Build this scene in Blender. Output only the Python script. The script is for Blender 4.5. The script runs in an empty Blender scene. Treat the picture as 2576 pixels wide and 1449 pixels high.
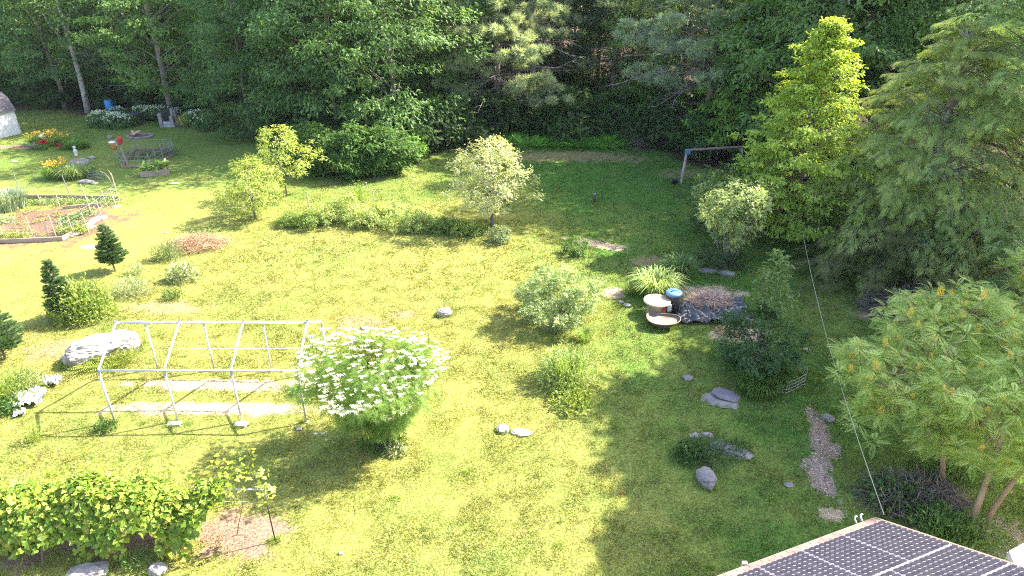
import bpy, bmesh, math, random
import numpy as np
from mathutils import Vector, Matrix, noise

# ------------------------------------------------------------------ camera, light, exposure
PI = math.pi
SC = bpy.context.scene
COL = SC.collection
TH = math.radians(27.0); FPX = 1717.3; CH = 13.8
cam = bpy.data.cameras.new('Camera'); cam.lens = 24; cam.sensor_width = 36
cam.clip_start = 0.1; cam.clip_end = 6000
co = bpy.data.objects.new('Camera', cam); COL.objects.link(co)
co.location = (0, 0, CH); co.rotation_euler = (PI/2 - TH, 0, 0); SC.camera = co

SUN_DIR = Vector((0.945, 0.33, 0.0)).normalized()
ELEV = math.radians(43.5)
S3 = Vector((SUN_DIR.x*math.cos(ELEV), SUN_DIR.y*math.cos(ELEV), math.sin(ELEV)))
w = bpy.data.worlds.new('World'); SC.world = w; w.use_nodes = True
nt = w.node_tree; bg = nt.nodes['Background']
sky = nt.nodes.new('ShaderNodeTexSky'); sky.sky_type = 'NISHITA'; sky.sun_disc = False
sky.sun_elevation = ELEV; sky.sun_rotation = math.atan2(SUN_DIR.x, SUN_DIR.y)
sky.air_density = 1.0; sky.dust_density = 2.0; sky.ozone_density = 1.0
nt.links.new(sky.outputs[0], bg.inputs[0]); bg.inputs[1].default_value = 0.15
sl = bpy.data.lights.new('Sun', 'SUN'); sl.energy = 4.7; sl.angle = math.radians(0.5); sl.color = (1.0, 0.93, 0.81)
so = bpy.data.objects.new('Sun', sl); COL.objects.link(so)
so.rotation_euler = S3.to_track_quat('Z', 'Y').to_euler(); so.location = (40, 20, 60)
SC.view_settings.view_transform = 'Standard'; SC.view_settings.look = 'None'
SC.view_settings.exposure = 2.03; SC.view_settings.gamma = 1.0
SC.cycles.use_denoising = False; SC.cycles.pixel_filter_type = 'BLACKMAN_HARRIS'; SC.cycles.filter_width = 1.1
SC.cycles.max_bounces = 6; SC.cycles.diffuse_bounces = 3; SC.cycles.glossy_bounces = 2
SC.cycles.transmission_bounces = 4; SC.cycles.transparent_max_bounces = 8; SC.cycles.volume_bounces = 0
SC.cycles.use_adaptive_sampling = True; SC.cycles.caustics_reflective = False; SC.cycles.caustics_refractive = False

# ------------------------------------------------------------------ helpers: places
def gz(x, y):
    return 0.05*np.sin(x*0.31+1.0)*np.cos(y*0.27) + 0.03*np.sin(x*0.83+y*0.61)
def ray(px, py):
    a = (px-1288)/FPX; b = (724.5-py)/FPX
    return (a, math.cos(TH)+b*math.sin(TH), -math.sin(TH)+b*math.cos(TH))
def G(px, py, h=0.0):
    d = ray(px, py); t = (h-CH)/d[2]
    x, y = d[0]*t, d[1]*t
    return Vector((x, y, h + (float(gz(x, y)) if h == 0 else 0)))
def HT(py, y, px=1288):          # height at distance y seen at row py
    d = ray(px, py); return CH + d[2]*y/d[1]
def XA(px, y, h):                # x at distance y, height h, seen at column px
    z = y*math.cos(TH)+(CH-h)*math.sin(TH); return (px-1288)/FPX*z

# ------------------------------------------------------------------ helpers: materials
MATS = {}
def nodes(name):
    m = bpy.data.materials.new(name); m.use_nodes = True
    return m, m.node_tree, m.node_tree.nodes['Principled BSDF']
def mat(name, c1, c2=None, scale=6.0, rough=0.8, metal=0.0, bump=0.0, detail=6.0, obj=True, spec=0.4, stretch=None, contrast=0.25):
    if name in MATS: return MATS[name]
    m, t, b = nodes(name)
    b.inputs['Roughness'].default_value = rough; b.inputs['Metallic'].default_value = metal
    b.inputs['Specular IOR Level'].default_value = spec
    if c2 is None: c2 = tuple(v*0.75 for v in c1)
    tc = t.nodes.new('ShaderNodeTexCoord'); mp = t.nodes.new('ShaderNodeMapping')
    t.links.new(tc.outputs['Object' if obj else 'Generated'], mp.inputs[0])
    if stretch: mp.inputs['Scale'].default_value = stretch
    n = t.nodes.new('ShaderNodeTexNoise'); n.inputs['Scale'].default_value = scale; n.inputs['Detail'].default_value = detail
    t.links.new(mp.outputs[0], n.inputs['Vector'])
    r = t.nodes.new('ShaderNodeValToRGB'); r.color_ramp.elements[0].position = 0.5-contrast; r.color_ramp.elements[1].position = 0.5+contrast
    r.color_ramp.elements[0].color = (*c2, 1); r.color_ramp.elements[1].color = (*c1, 1)
    t.links.new(n.outputs['Fac'], r.inputs[0]); t.links.new(r.outputs[0], b.inputs['Base Color'])
    if bump:
        bp = t.nodes.new('ShaderNodeBump'); bp.inputs['Strength'].default_value = bump; bp.inputs['Distance'].default_value = 0.03
        t.links.new(n.outputs['Fac'], bp.inputs['Height']); t.links.new(bp.outputs[0], b.inputs['Normal'])
    MATS[name] = m; return m
def leafmat(name, trans=0.35, rough=0.5, spec=0.35, warm=(1.25, 1.15, 0.45)):
    m, t, b = nodes(name)
    a = t.nodes.new('ShaderNodeAttribute'); a.attribute_name = 'Col'
    b.inputs['Roughness'].default_value = rough; b.inputs['Specular IOR Level'].default_value = spec
    t.links.new(a.outputs['Color'], b.inputs['Base Color'])
    tr = t.nodes.new('ShaderNodeBsdfTranslucent')
    mu = t.nodes.new('ShaderNodeVectorMath'); mu.operation = 'MULTIPLY'; mu.inputs[1].default_value = warm
    t.links.new(a.outputs['Color'], mu.inputs[0]); t.links.new(mu.outputs[0], tr.inputs['Color'])
    mx = t.nodes.new('ShaderNodeMixShader'); mx.inputs[0].default_value = trans
    t.links.new(b.outputs[0], mx.inputs[1]); t.links.new(tr.outputs[0], mx.inputs[2])
    t.links.new(mx.outputs[0], t.nodes['Material Output'].inputs['Surface'])
    MATS[name] = m; return m
M_LEAF = leafmat('leaf', 0.42)
M_GLOSS = leafmat('glossy_leaf', 0.38, 0.42, 0.45)
M_NEEDLE = leafmat('needle', 0.36, 0.6, 0.25, (1.15, 1.15, 0.6))
M_GRASS = leafmat('grass_blade', 0.38, 0.6, 0.3)
M_DRY = leafmat('dry_stalk', 0.15, 0.8, 0.1, (1, 1, 1))
M_BARK = mat('bark', (0.25, 0.20, 0.165), (0.10, 0.08, 0.065), 5, 0.9, bump=0.5, stretch=(1, 1, 0.25))
M_BARKP = mat('bark_pine', (0.34, 0.28, 0.25), (0.15, 0.12, 0.105), 5, 0.9, bump=0.5, stretch=(1, 1, 0.25))
M_BIRCH = mat('bark_birch', (0.55, 0.50, 0.44), (0.18, 0.15, 0.13), 4, 0.8, bump=0.3, stretch=(1, 1, 2.5), contrast=0.15)
M_DEAD = mat('dead_wood', (0.42, 0.36, 0.33), (0.22, 0.18, 0.16), 6, 0.9, bump=0.3)
M_STEM = mat('green_stem', (0.20, 0.19, 0.08), (0.12, 0.10, 0.05), 8, 0.8)
M_WHITE = mat('white_painted_steel', (0.74, 0.74, 0.75), (0.46, 0.44, 0.42), 2.3, 0.4, spec=0.5, contrast=0.16)
M_ROCK = mat('rock', (0.36, 0.32, 0.31), (0.15, 0.135, 0.135), 3.0, 0.9, bump=0.6, detail=10)
M_ROCKP = mat('pale_rock', (0.50, 0.45, 0.42), (0.20, 0.175, 0.17), 2.6, 0.9, bump=0.6, detail=10, contrast=0.18)
M_SLATE = mat('slate', (0.24, 0.21, 0.23), (0.13, 0.11, 0.13), 2.5, 0.7, bump=0.3, detail=10)
M_SOIL = mat('soil', (0.34, 0.22, 0.17), (0.17, 0.10, 0.07), 5, 1.0, bump=0.6, detail=10)
M_PLANK = mat('weathered_plank', (0.42, 0.32, 0.27), (0.22, 0.16, 0.13), 3, 0.9, bump=0.3, stretch=(1, 8, 8))
M_STAKE = mat('bamboo_stake', (0.55, 0.44, 0.33), (0.34, 0.26, 0.19), 6, 0.8)
M_STEEL = mat('grey_steel', (0.36, 0.37, 0.40), (0.22, 0.23, 0.25), 8, 0.45, metal=0.5)
M_DARK = mat('dark_plastic', (0.035, 0.035, 0.045), (0.02, 0.02, 0.028), 8, 0.5)
M_COMPOST = mat('charcoal_plastic', (0.085, 0.08, 0.11), (0.05, 0.048, 0.066), 8, 0.6)
M_BLUE = mat('blue_plastic', (0.13, 0.25, 0.46), (0.10, 0.19, 0.36), 4, 0.45)
M_RED = mat('red_plastic', (0.45, 0.03, 0.04), None, 8, 0.4)
M_ORANGE = mat('orange_plastic', (0.75, 0.33, 0.14), None, 8, 0.5)
M_LOG = mat('log_bark', (0.34, 0.29, 0.27), (0.12, 0.10, 0.09), 6, 0.9, bump=0.6, stretch=(4, 4, 1))
M_LOGEND = mat('log_end', (0.42, 0.30, 0.22), (0.28, 0.19, 0.13), 12, 0.85)
M_CONC = mat('concrete', (0.74, 0.70, 0.68), (0.56, 0.53, 0.51), 5, 0.9, bump=0.2)
M_TARP = mat('black_tarp', (0.055, 0.050, 0.060), (0.02, 0.02, 0.024), 4, 0.27, spec=1.0, bump=0.5)
M_WIRE = mat('galvanised_wire', (0.45, 0.46, 0.46), (0.3, 0.3, 0.3), 8, 0.5, metal=0.3)
M_SAND = mat('sand', (0.36, 0.27, 0.21), (0.24, 0.175, 0.14), 14, 1.0, bump=0.3)
M_PINKFL = mat('white_petal', (0.82, 0.82, 0.78), (0.7, 0.72, 0.64), 9, 0.7)

# ------------------------------------------------------------------ helpers: objects
def props(o, label=None, cat=None, group=None, kind=None):
    if label: o['label'] = label
    if cat: o['category'] = cat
    if group: o['group'] = group
    if kind: o['kind'] = kind
    return o
def thing(name, label, cat, loc=(0, 0, 0), rz=0.0, group=None, s=1.0):
    o = bpy.data.objects.new(name, None); COL.objects.link(o); o.empty_display_size = 0.3
    o.location = loc; o.rotation_euler = (0, 0, rz); o.scale = (s, s, s) if not isinstance(s, tuple) else s
    return props(o, label, cat, group)
def link(name, me, parent=None, loc=None, rot=None, scale=None):
    o = bpy.data.objects.new(name, me); COL.objects.link(o); o.parent = parent
    if loc is not None: o.location = loc
    if rot is not None: o.rotation_euler = rot
    if scale is not None: o.scale = (scale,)*3 if not isinstance(scale, tuple) else scale
    return o
def copy_tree(o, loc, rz, s=1.0, label=None, group=None, parent=None):
    c = o.copy(); COL.objects.link(c)
    if parent is None:
        c.location = loc; c.rotation_euler = (0, 0, rz); c.scale = (s, s, s) if not isinstance(s, tuple) else s
        if label: c['label'] = label
        if group: c['group'] = group
    else: c.parent = parent
    for ch in o.children: copy_tree(ch, None, None, parent=c)
    return c
def sheet(name, V, F, material, C=None, smooth=False):
    """mesh from numpy arrays; F is (m,3) or (m,4); C per-vertex colours"""
    me = bpy.data.meshes.new(name); V = np.asarray(V, dtype=np.float32); F = np.asarray(F, dtype=np.int32)
    n, (m, k) = len(V), F.shape
    me.vertices.add(n); me.vertices.foreach_set('co', V.ravel())
    me.loops.add(m*k); me.loops.foreach_set('vertex_index', F.ravel())
    me.polygons.add(m); me.polygons.foreach_set('loop_start', np.arange(0, m*k, k, dtype=np.int32))
    me.polygons.foreach_set('loop_total', np.full(m, k, dtype=np.int32))
    me.update(calc_edges=True)
    if smooth: me.polygons.foreach_set('use_smooth', np.ones(m, dtype=bool))
    if C is not None:
        a = me.color_attributes.new('Col', 'FLOAT_COLOR', 'POINT')
        cc = np.ones((n, 4), dtype=np.float32); cc[:, :3] = C
        a.data.foreach_set('color', cc.ravel())
    me.materials.append(material)
    return me

class MB:
    def __init__(s): s.v = []; s.f = []
    def tube(s, pts, rad, n=6, cap=True):
        pts = [Vector(p) for p in pts]
        if not isinstance(rad, (list, tuple)): rad = [rad]*len(pts)
        b = len(s.v); prev = None
        for i, p in enumerate(pts):
            d = (pts[min(i+1, len(pts)-1)]-pts[max(i-1, 0)])
            d = d.normalized() if d.length > 1e-9 else Vector((0, 0, 1))
            if prev is None:
                a = d.cross(Vector((0, 0, 1))) if abs(d.z) < 0.95 else d.cross(Vector((1, 0, 0)))
            else:
                a = prev - d*prev.dot(d)
            a.normalize(); prev = a; c = d.cross(a)
            for k in range(n):
                t = 2*PI*k/n; s.v.append(p + (a*math.cos(t)+c*math.sin(t))*rad[i])
        for i in range(len(pts)-1):
            for k in range(n):
                s.f.append((b+i*n+k, b+i*n+(k+1) % n, b+(i+1)*n+(k+1) % n, b+(i+1)*n+k))
        if cap:
            s.f.append(tuple(b+k for k in range(n))[::-1]); e = b+(len(pts)-1)*n; s.f.append(tuple(e+k for k in range(n)))
        return s
    def box(s, c, d, R=None, taper=1.0):
        b = len(s.v); c = Vector(c)
        for z in (-1, 1):
            for x, y in ((-1, -1), (1, -1), (1, 1), (-1, 1)):
                k = taper if z == 1 else 1
                p = Vector((x*d[0]/2*k, y*d[1]/2*k, z*d[2]/2))
                if R is not None: p = R @ p
                s.v.append(c+p)
        for q in ((3, 2, 1, 0), (4, 5, 6, 7), (0, 1, 5, 4), (1, 2, 6, 5), (2, 3, 7, 6), (3, 0, 4, 7)): s.f.append(tuple(b+i for i in q))
        return s
    def lathe(s, prof, n=24, c=(0, 0, 0), sx=1.0, sy=1.0):
        b = len(s.v)
        for r, z in prof:
            for k in range(n):
                t = 2*PI*k/n; s.v.append(Vector((c[0]+r*math.cos(t)*sx, c[1]+r*math.sin(t)*sy, c[2]+z)))
        for i in range(len(prof)-1):
            for k in range(n): s.f.append((b+i*n+k, b+i*n+(k+1) % n, b+(i+1)*n+(k+1) % n, b+(i+1)*n+k))
        return s
    def poly(s, pts):
        b = len(s.v); s.v += [Vector(p) for p in pts]; s.f.append(tuple(range(b, b+len(pts)))); return s
    def mesh(s, name, material, smooth=False, bevel=0):
        me = bpy.data.meshes.new(name); me.from_pydata([tuple(v) for v in s.v], [], s.f); me.update()
        if bevel:
            bm = bmesh.new(); bm.from_mesh(me)
            bmesh.ops.bevel(bm, geom=list(bm.edges), offset=bevel, segments=1, affect='EDGES'); bm.to_mesh(me); bm.free()
        if smooth: me.polygons.foreach_set('use_smooth', np.ones(len(me.polygons), dtype=bool))
        me.materials.append(material); return me
    def obj(s, name, material, parent=None, smooth=False, bevel=0, loc=None, rot=None):
        return link(name, s.mesh(name, material, smooth, bevel), parent, loc, rot)

# ------------------------------------------------------------------ helpers: leaves
def T_leaf(w=0.5, fold=0.10):
    v = np.array([(0, 0, 0), (-w/2, .42, fold), (0, 1, -.06), (w/2, .42, fold)]); return v, np.array([(0, 2, 1), (0, 3, 2)])
def T_blade(w=0.2):
    v = np.array([(-w/2, 0, 0), (w/2, 0, 0), (0, 1, .0)]); return v, np.array([(0, 1, 2)])
def T_lobed():
    v = [(0, .05, 0), (-.42, -.05, .05), (-.5, .38, .08), (-.3, .5, .02), (-.22, .82, .05), (0, 1.05, -.04), (.22, .82, .05), (.3, .5, .02), (.5, .38, .08), (.42, -.05, .05)]
    return np.array(v), np.array([(0, i+1, i) for i in range(1, 9)])
def T_pinnate(pairs=9, lw=0.32, ll=0.30, droop=0.25):
    V = []; F = []
    def add(a, d, l, wd):
        b = len(V); a = np.array(a); d = np.array(d)/np.linalg.norm(d); p = np.array([-d[1], d[0], 0])
        V.extend([a, a+d*l*.45+p*wd, a+d*l, a+d*l*.45-p*wd]); F.extend([(b, b+2, b+1), (b, b+3, b+2)])
    for i in range(pairs):
        t = .12+.86*i/pairs; z = -droop*t*t; L = ll*math.sin(PI*(.18+.74*i/pairs))**.7
        for sg in (-1, 1): add((0, t, z), (sg, .42, -.22), L, lw*ll*.28)
    add((0, .95, -droop*.9), (0, 1, -.4), ll*.6, lw*ll*.28)
    b = len(V); V.extend([(-.008, 0, 0), (.008, 0, 0), (0, 1, -droop)]); F.append((b, b+1, b+2))
    return np.array(V, float), np.array(F)
def T_tuft(n=7, w=0.07, spread=0.8, seed=1):
    r = np.random.RandomState(seed); V = []; F = []
    for i in range(n):
        d = np.array([r.uniform(-1, 1)*spread, 1, r.uniform(-1, 1)*spread*.8]); d /= np.linalg.norm(d)
        p = np.cross(d, r.normal(size=3)); p /= np.linalg.norm(p); b = len(V); L = r.uniform(.7, 1)
        V.extend([p*w/2*.4, -p*w/2*.4, d*L*.6+p*w/2, d*L]); F.append((b, b+2, b+3)); F.append((b, b+3, b+1))
    return np.array(V), np.array(F)
def T_spray(n=5, seed=2, w=0.5, ls=.42):          # a twig with several leaves
    r = np.random.RandomState(seed); lv, lf = T_leaf(w); V = []; F = []
    for i in range(n):
        a = r.uniform(-1.1, 1.1)*(1 if i < n-1 else 0); t = .15+.75*i/n
        R = np.array([[math.cos(a), -math.sin(a), 0], [math.sin(a), math.cos(a), 0], [0, 0, 1]])
        tilt = r.uniform(-.5, .3); R2 = np.array([[1, 0, 0], [0, math.cos(tilt), -math.sin(tilt)], [0, math.sin(tilt), math.cos(tilt)]])
        b = sum(len(x) for x in V); V.append((lv*ls*r.uniform(.8, 1.15))@R2.T@R.T + np.array([0, t*.7, r.uniform(-.08, .08)])); F.append(lf+b)
    return np.concatenate(V), np.concatenate(F)
TL = T_leaf(); TB = T_blade(); TLO = T_lobed(); TPIN = T_pinnate(); TTUFT = T_tuft(8, .11); TSPR = T_spray(); TSPR2 = T_spray(6, 5, .62, .5)
THEM = T_pinnate(5, 0.34, 0.40, .30); TFERN = T_pinnate(11, .3, .26, .3); TNAR = T_leaf(.22, .04); TNSPR = T_spray(7, 9, .24, .5)

def unit(a): return a/np.maximum(np.linalg.norm(a, axis=-1, keepdims=True), 1e-9)
def scatter(tpl, pos, d, nrm, size, col):
    """place a template at each pos: +Y along d, +Z along nrm; returns V,F,C"""
    tv, tf = tpl; N = len(pos)
    Y = unit(d); X = unit(np.cross(Y, nrm)); Z = np.cross(X, Y)
    s = np.asarray(size).reshape(-1, 1, 1) if np.ndim(size) else size
    P = tv[None, :, 0:1]*X[:, None]+tv[None, :, 1:2]*Y[:, None]+tv[None, :, 2:3]*Z[:, None]
    V = (P*s+pos[:, None]).reshape(-1, 3)
    F = (tf[None]+(np.arange(N)*len(tv))[:, None, None]).reshape(-1, 3)
    C = np.repeat(col, len(tv), axis=0)
    return V, F, C
def join(parts):
    V = []; F = []; C = []; b = 0
    for v, f, c in parts: V.append(v); F.append(f+b); C.append(c); b += len(v)
    return np.concatenate(V), np.concatenate(F), np.concatenate(C)
def shade(rs, n, c1, c2, jit=.18, t=None):
    c1 = np.array(c1); c2 = np.array(c2)
    if t is None: t = rs.uniform(0, 1, n)
    return np.clip((c1+(c2-c1)*np.asarray(t).reshape(-1, 1))*(1+rs.uniform(-jit, jit, (n, 1)))*1.22, 0, .9)
def clumps(rs, cen, rad, per, size, c1, c2, tpl=TSPR, flat=.5, up=1.0, droop=.25, center=None, jit=.2, tipc=None):
    """leaf clumps around the given centres"""
    cen = np.asarray(cen, float); n = len(cen); rad = np.broadcast_to(rad, (n,))
    N = n*per; k = np.repeat(np.arange(n), per)
    q = unit(rs.normal(size=(N, 3)))*rs.uniform(0, 1, (N, 1))**.5*rad[k][:, None]; q[:, 2] *= flat
    pos = cen[k]+q; ctr = np.array(center if center is not None else (0, 0, cen[:, 2].mean()))
    out = pos-ctr; out[:, 2] *= .3; out = unit(out)
    nrm = unit(np.array([0, 0, up])+out*.45+rs.normal(size=(N, 3))*.55)
    d = unit(out+rs.normal(size=(N, 3))*.75-np.array([0, 0, droop])); d = unit(d-nrm*(d*nrm).sum(1, keepdims=True))
    t = np.clip(rs.uniform(0, 1, n)[k]*.6+rs.uniform(0, 1, N)*.4, 0, 1)
    return scatter(tpl, pos, d, nrm, rs.uniform(.75, 1.25, N)*size, shade(rs, N, c1, c2, jit, t))
def envelope(rs, n, h0, h1, prof, inner=.4, lump=.25):
    """points in a body of revolution: prof(t) is the radius at height fraction t"""
    out = []; ph = rs.uniform(0, 6.28, 4)
    ts = np.linspace(0, 1, 64); pr = np.array([prof(t) for t in ts]); wgt = np.cumsum(pr+.02); wgt /= wgt[-1]
    t = np.interp(rs.uniform(0, 1, n), wgt, ts); a = rs.uniform(0, 2*PI, n)
    r = np.interp(t, ts, pr)*(inner+(1-inner)*rs.uniform(0, 1, n)**.6)
    r *= 1+lump*(np.sin(a*3+ph[0]+t*5)*.5+np.sin(a*5+ph[1]-t*9)*.5)
    return np.stack([r*np.cos(a), r*np.sin(a), h0+(h1-h0)*t], 1)
def prof_round(R): return lambda t: R*math.sqrt(max(0.03, 1-(2*t-1)**2))**.8
def prof_egg(R, low=.35): return lambda t: R*(min(1, (t+.06)/low)**.6)*max(0, 1-max(0, t-low)/(1-low))**.55+.05
def prof_cone(R): return lambda t: R*(1-t)**.85*min(1, (t+.08)*5)+.04
def prof_vase(R): return lambda t: R*(.35+.65*min(1, t*1.6))*(1 if t < .7 else math.sqrt(max(0, 1-((t-.7)/.32)**2))+.05)

def trunk_mesh(rs, h, r, cen, name='trunk', material=M_BARK, limbs=.25, lean=(0, 0), limb_r=.25, sides=8, start=.15, up=.55, r_top=.25, extra=None):
    mb = MB(); n = 8; off = rs.normal(size=(n+1, 2))*h*.006; off[0] = 0; off = np.cumsum(off, 0)
    P = [Vector((lean[0]*i/n+off[i][0], lean[1]*i/n+off[i][1], -.1+(h+.1)*i/n)) for i in range(n+1)]
    mb.tube(P, [r*(1.25 if i == 0 else 1)*(1-(1-r_top)*i/n) for i in range(n+1)], sides)
    def at(z):
        t = min(max(z/h, 0), 1)*n; i = min(int(t), n-1); return P[i].lerp(P[i+1], t-i)
    cen = np.asarray(cen)
    if len(cen) and limbs > 0:
        idx = rs.choice(len(cen), max(1, int(len(cen)*limbs)), replace=False)
        for i in idx:
            c = Vector(cen[i]); hd = math.hypot(c.x, c.y)
            z0 = max(h*start, min(c.z-hd*up, h*.95)); a = at(z0); m = a.lerp(c, .5)+Vector((rs.normal()*.1, rs.normal()*.1, hd*.08))
            q = r*limb_r*(.5+.5*(1-z0/h))
            mb.tube([a, m, c], [q, q*.6, q*.15], 4, cap=False)
    if extra: extra(mb, at)
    return mb.mesh(name, material, smooth=True)

# ------------------------------------------------------------------ ground
_LAT = np.random.RandomState(99).uniform(-1, 1, (256, 256))
def vnoise(x, y):
    xi = np.floor(x).astype(int); yi = np.floor(y).astype(int); fx = x-xi; fy = y-yi
    fx = fx*fx*(3-2*fx); fy = fy*fy*(3-2*fy); g = lambda i, j: _LAT[(xi+i) % 256, (yi+j) % 256]
    return (g(0, 0)*(1-fx)+g(1, 0)*fx)*(1-fy)+(g(0, 1)*(1-fx)+g(1, 1)*fx)*fy
def fnoise(x, y, s, seed=0):
    x = np.asarray(x, float); y = np.asarray(y, float); k = s*.75; c, d = math.cos(seed), math.sin(seed)
    u = (x*c-y*d)*k+seed*17.3; v = (x*d+y*c)*k-seed*9.7
    return (vnoise(u, v)+.5*vnoise(u*2.1+5, v*2.1+3)+.25*vnoise(u*4.3+9, v*4.3+1))*1.1
def ell(x, y, px, py, rx, ry, ang=0, edge=.35):       # soft-edged blob centred under a photo point, radii in metres
    c = G(px, py, 1e-6); a = math.radians(ang)
    u = ((x-c.x)*math.cos(a)+(y-c.y)*math.sin(a))/rx; v = (-(x-c.x)*math.sin(a)+(y-c.y)*math.cos(a))/ry
    d = np.sqrt(u*u+v*v)+.34*fnoise(x, y, 3.1, int(px) % 97)+.30*fnoise(x, y, 9.0, int(py) % 89)
    return np.clip((1-d)/edge+.5, 0, 1)
# bare or pale patches: px, py, rx, ry, angle, kind  (s soil, p pale gravel / straw, g grey gravel, r reddish litter)
PATCH = [(535, 1028, 3.1, .30, 0, 'p'), (575, 968, 2.75, .30, 0, 'p'), (610, 1350, .95, .75, 10, 's'), (480, 1345, .9, .45, 0, 's'), (60, 1400, .5, .4, 0, 's'),
  (2056, 1065, .22, .75, 0, 'g'), (2078, 1130, .34, .45, 30, 'g'), (2060, 1200, .30, .75, 0, 'g'), (2068, 1160, .2, .4, 10, 'g'), (2062, 1098, .2, .4, 10, 'g'), (2090, 1296, .3, .2, 0, 'p'), (1505, 612, 1.25, .45, -28, 'p'),
  (1640, 655, .9, .5, 20, 'r'), (1780, 735, 1.3, .6, 0, 'p'), (1545, 740, .5, .5, 0, 'p'), (505, 610, 1.4, .8, 10, 'r'), (900, 808, .9, .4, 0, 'r'),
  (1170, 372, 4.5, .9, 0, 'r'), (1440, 395, 5.0, 1.3, 0, 'r'), (1730, 435, 1.7, .9, 0, 'r'), (1010, 790, .6, .25, 0, 'r'), (230, 620, .5, .3, 0, 'p'),
  (130, 565, 3.6, 2.9, 0, 'S'), (150, 880, 1.1, .7, 0, 'r'), (300, 1380, 1.2, .4, 0, 's'),
  (420, 775, 1.5, .5, 0, 'r'), (1860, 840, 1.0, .5, 0, 'p'), (2280, 780, 2.0, 1.0, 0, 's'), (2330, 1240, 1.1, .6, 0, 's'), (2540, 1390, 1.0, .9, 0, 'p'),
  (60, 370, 2.6, .5, 0, 's'), (300, 320, 1.4, .4, 0, 'r'), (370, 385, 1.9, 1.1, 0, 's'), (1000, 530, .9, .3, 0, 'r')]
# forest edge in plan (x, y): forest floor lies beyond it
EDGE = np.array([(-80, 62), (-48, 62), (-34, 61), (-22, 59.5), (-17, 53), (-12, 47.5), (-6, 48), (-1, 50.5), (6, 50.5), (11, 48.5), (14, 43), (17.5, 38), (18.5, 32), (18, 27.5), (19.5, 22), (23, 17), (27, 10), (34, 0), (80, -10)])
def edge_y(x): return np.interp(x, EDGE[:, 0], EDGE[:, 1])
def forest_mask(x, y):
    return np.clip((y-edge_y(x)+1.2*fnoise(x, y, .9, 5))/1.6, 0, 1)
PCOL = {'s': (.30, .19, .14), 'p': (.56, .43, .31), 'g': (.42, .31, .26), 'r': (.30, .235, .12), 'S': (.20, .125, .085)}
def ground_cover(x, y):
    """colour and bareness of the ground"""
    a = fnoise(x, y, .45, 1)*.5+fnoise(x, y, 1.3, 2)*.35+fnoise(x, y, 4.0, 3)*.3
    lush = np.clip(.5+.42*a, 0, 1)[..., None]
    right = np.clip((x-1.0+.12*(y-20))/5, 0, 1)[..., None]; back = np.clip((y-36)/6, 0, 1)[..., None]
    lush = np.clip(lush*.62+right*.50+back*.36, 0, 1)  # right side: lusher turf, with its lawn shade painted in as darker green
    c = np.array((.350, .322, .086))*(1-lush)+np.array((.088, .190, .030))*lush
    bare = np.zeros_like(x)
    for (px, py, rx, ry, an, k) in PATCH:
        m = ell(x, y, px, py, rx, ry, an)*(.85 if k in 'r' else .95 if k != 'S' else 1)
        c = c*(1-m[..., None])+np.array(PCOL[k])*m[..., None]; bare = np.maximum(bare, m)
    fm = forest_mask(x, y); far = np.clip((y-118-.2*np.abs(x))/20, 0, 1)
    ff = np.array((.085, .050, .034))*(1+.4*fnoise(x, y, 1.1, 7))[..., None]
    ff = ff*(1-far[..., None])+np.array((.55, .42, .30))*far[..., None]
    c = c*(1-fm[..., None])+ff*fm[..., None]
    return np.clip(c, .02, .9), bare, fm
def axis(lo, hi, step, outer):
    mid = np.arange(lo, hi+step/2, step)
    return np.concatenate([-np.array(outer[::-1])+lo, mid, np.array(outer)+hi])
OUT = [.5, 1.5, 3, 6, 10, 16, 25, 40, 60, 90, 140, 220, 400, 800, 1600]
gx = axis(-42, 32, .16, OUT); gy = axis(8, 62, .16, OUT)
X, Y = np.meshgrid(gx, gy)
mi = (np.abs(X) < 60) & (Y > -20) & (Y < 90)
Z = np.where(mi, gz(X, Y), 0)
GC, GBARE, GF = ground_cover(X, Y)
Z = Z+np.where(mi, .012*fnoise(X, Y, 9, 11), 0)
nx, ny = len(gx), len(gy); I = np.arange(nx*ny).reshape(ny, nx)
F = np.stack([I[:-1, :-1], I[:-1, 1:], I[1:, 1:], I[1:, :-1]], -1).reshape(-1, 4)
m, t, b = nodes('lawn_ground')
a = t.nodes.new('ShaderNodeAttribute'); a.attribute_name = 'Col'; b.inputs['Roughness'].default_value = .95; b.inputs['Specular IOR Level'].default_value = .1
tc = t.nodes.new('ShaderNodeTexCoord')
n1 = t.nodes.new('ShaderNodeTexNoise'); n1.inputs['Scale'].default_value = 16; n1.inputs['Detail'].default_value = 6; t.links.new(tc.outputs['Object'], n1.inputs['Vector'])
r1 = t.nodes.new('ShaderNodeMapRange'); r1.inputs[1].default_value = .35; r1.inputs[2].default_value = .68; r1.inputs[3].default_value = .60; r1.inputs[4].default_value = 1.25; t.links.new(n1.outputs['Fac'], r1.inputs[0])
vm = t.nodes.new('ShaderNodeVectorMath'); vm.operation = 'SCALE'; t.links.new(a.outputs['Color'], vm.inputs[0]); t.links.new(r1.outputs[0], vm.inputs['Scale'])
t.links.new(vm.outputs[0], b.inputs['Base Color'])
bp = t.nodes.new('ShaderNodeBump'); bp.inputs['Strength'].default_value = .8; bp.inputs['Distance'].default_value = .05
t.links.new(n1.outputs['Fac'], bp.inputs['Height']); t.links.new(bp.outputs[0], b.inputs['Normal'])
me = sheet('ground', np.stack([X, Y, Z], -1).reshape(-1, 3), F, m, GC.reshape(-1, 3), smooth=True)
props(link('ground', me), 'sunlit uneven back yard lawn running into the brown forest floor', None, None, 'structure')

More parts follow.
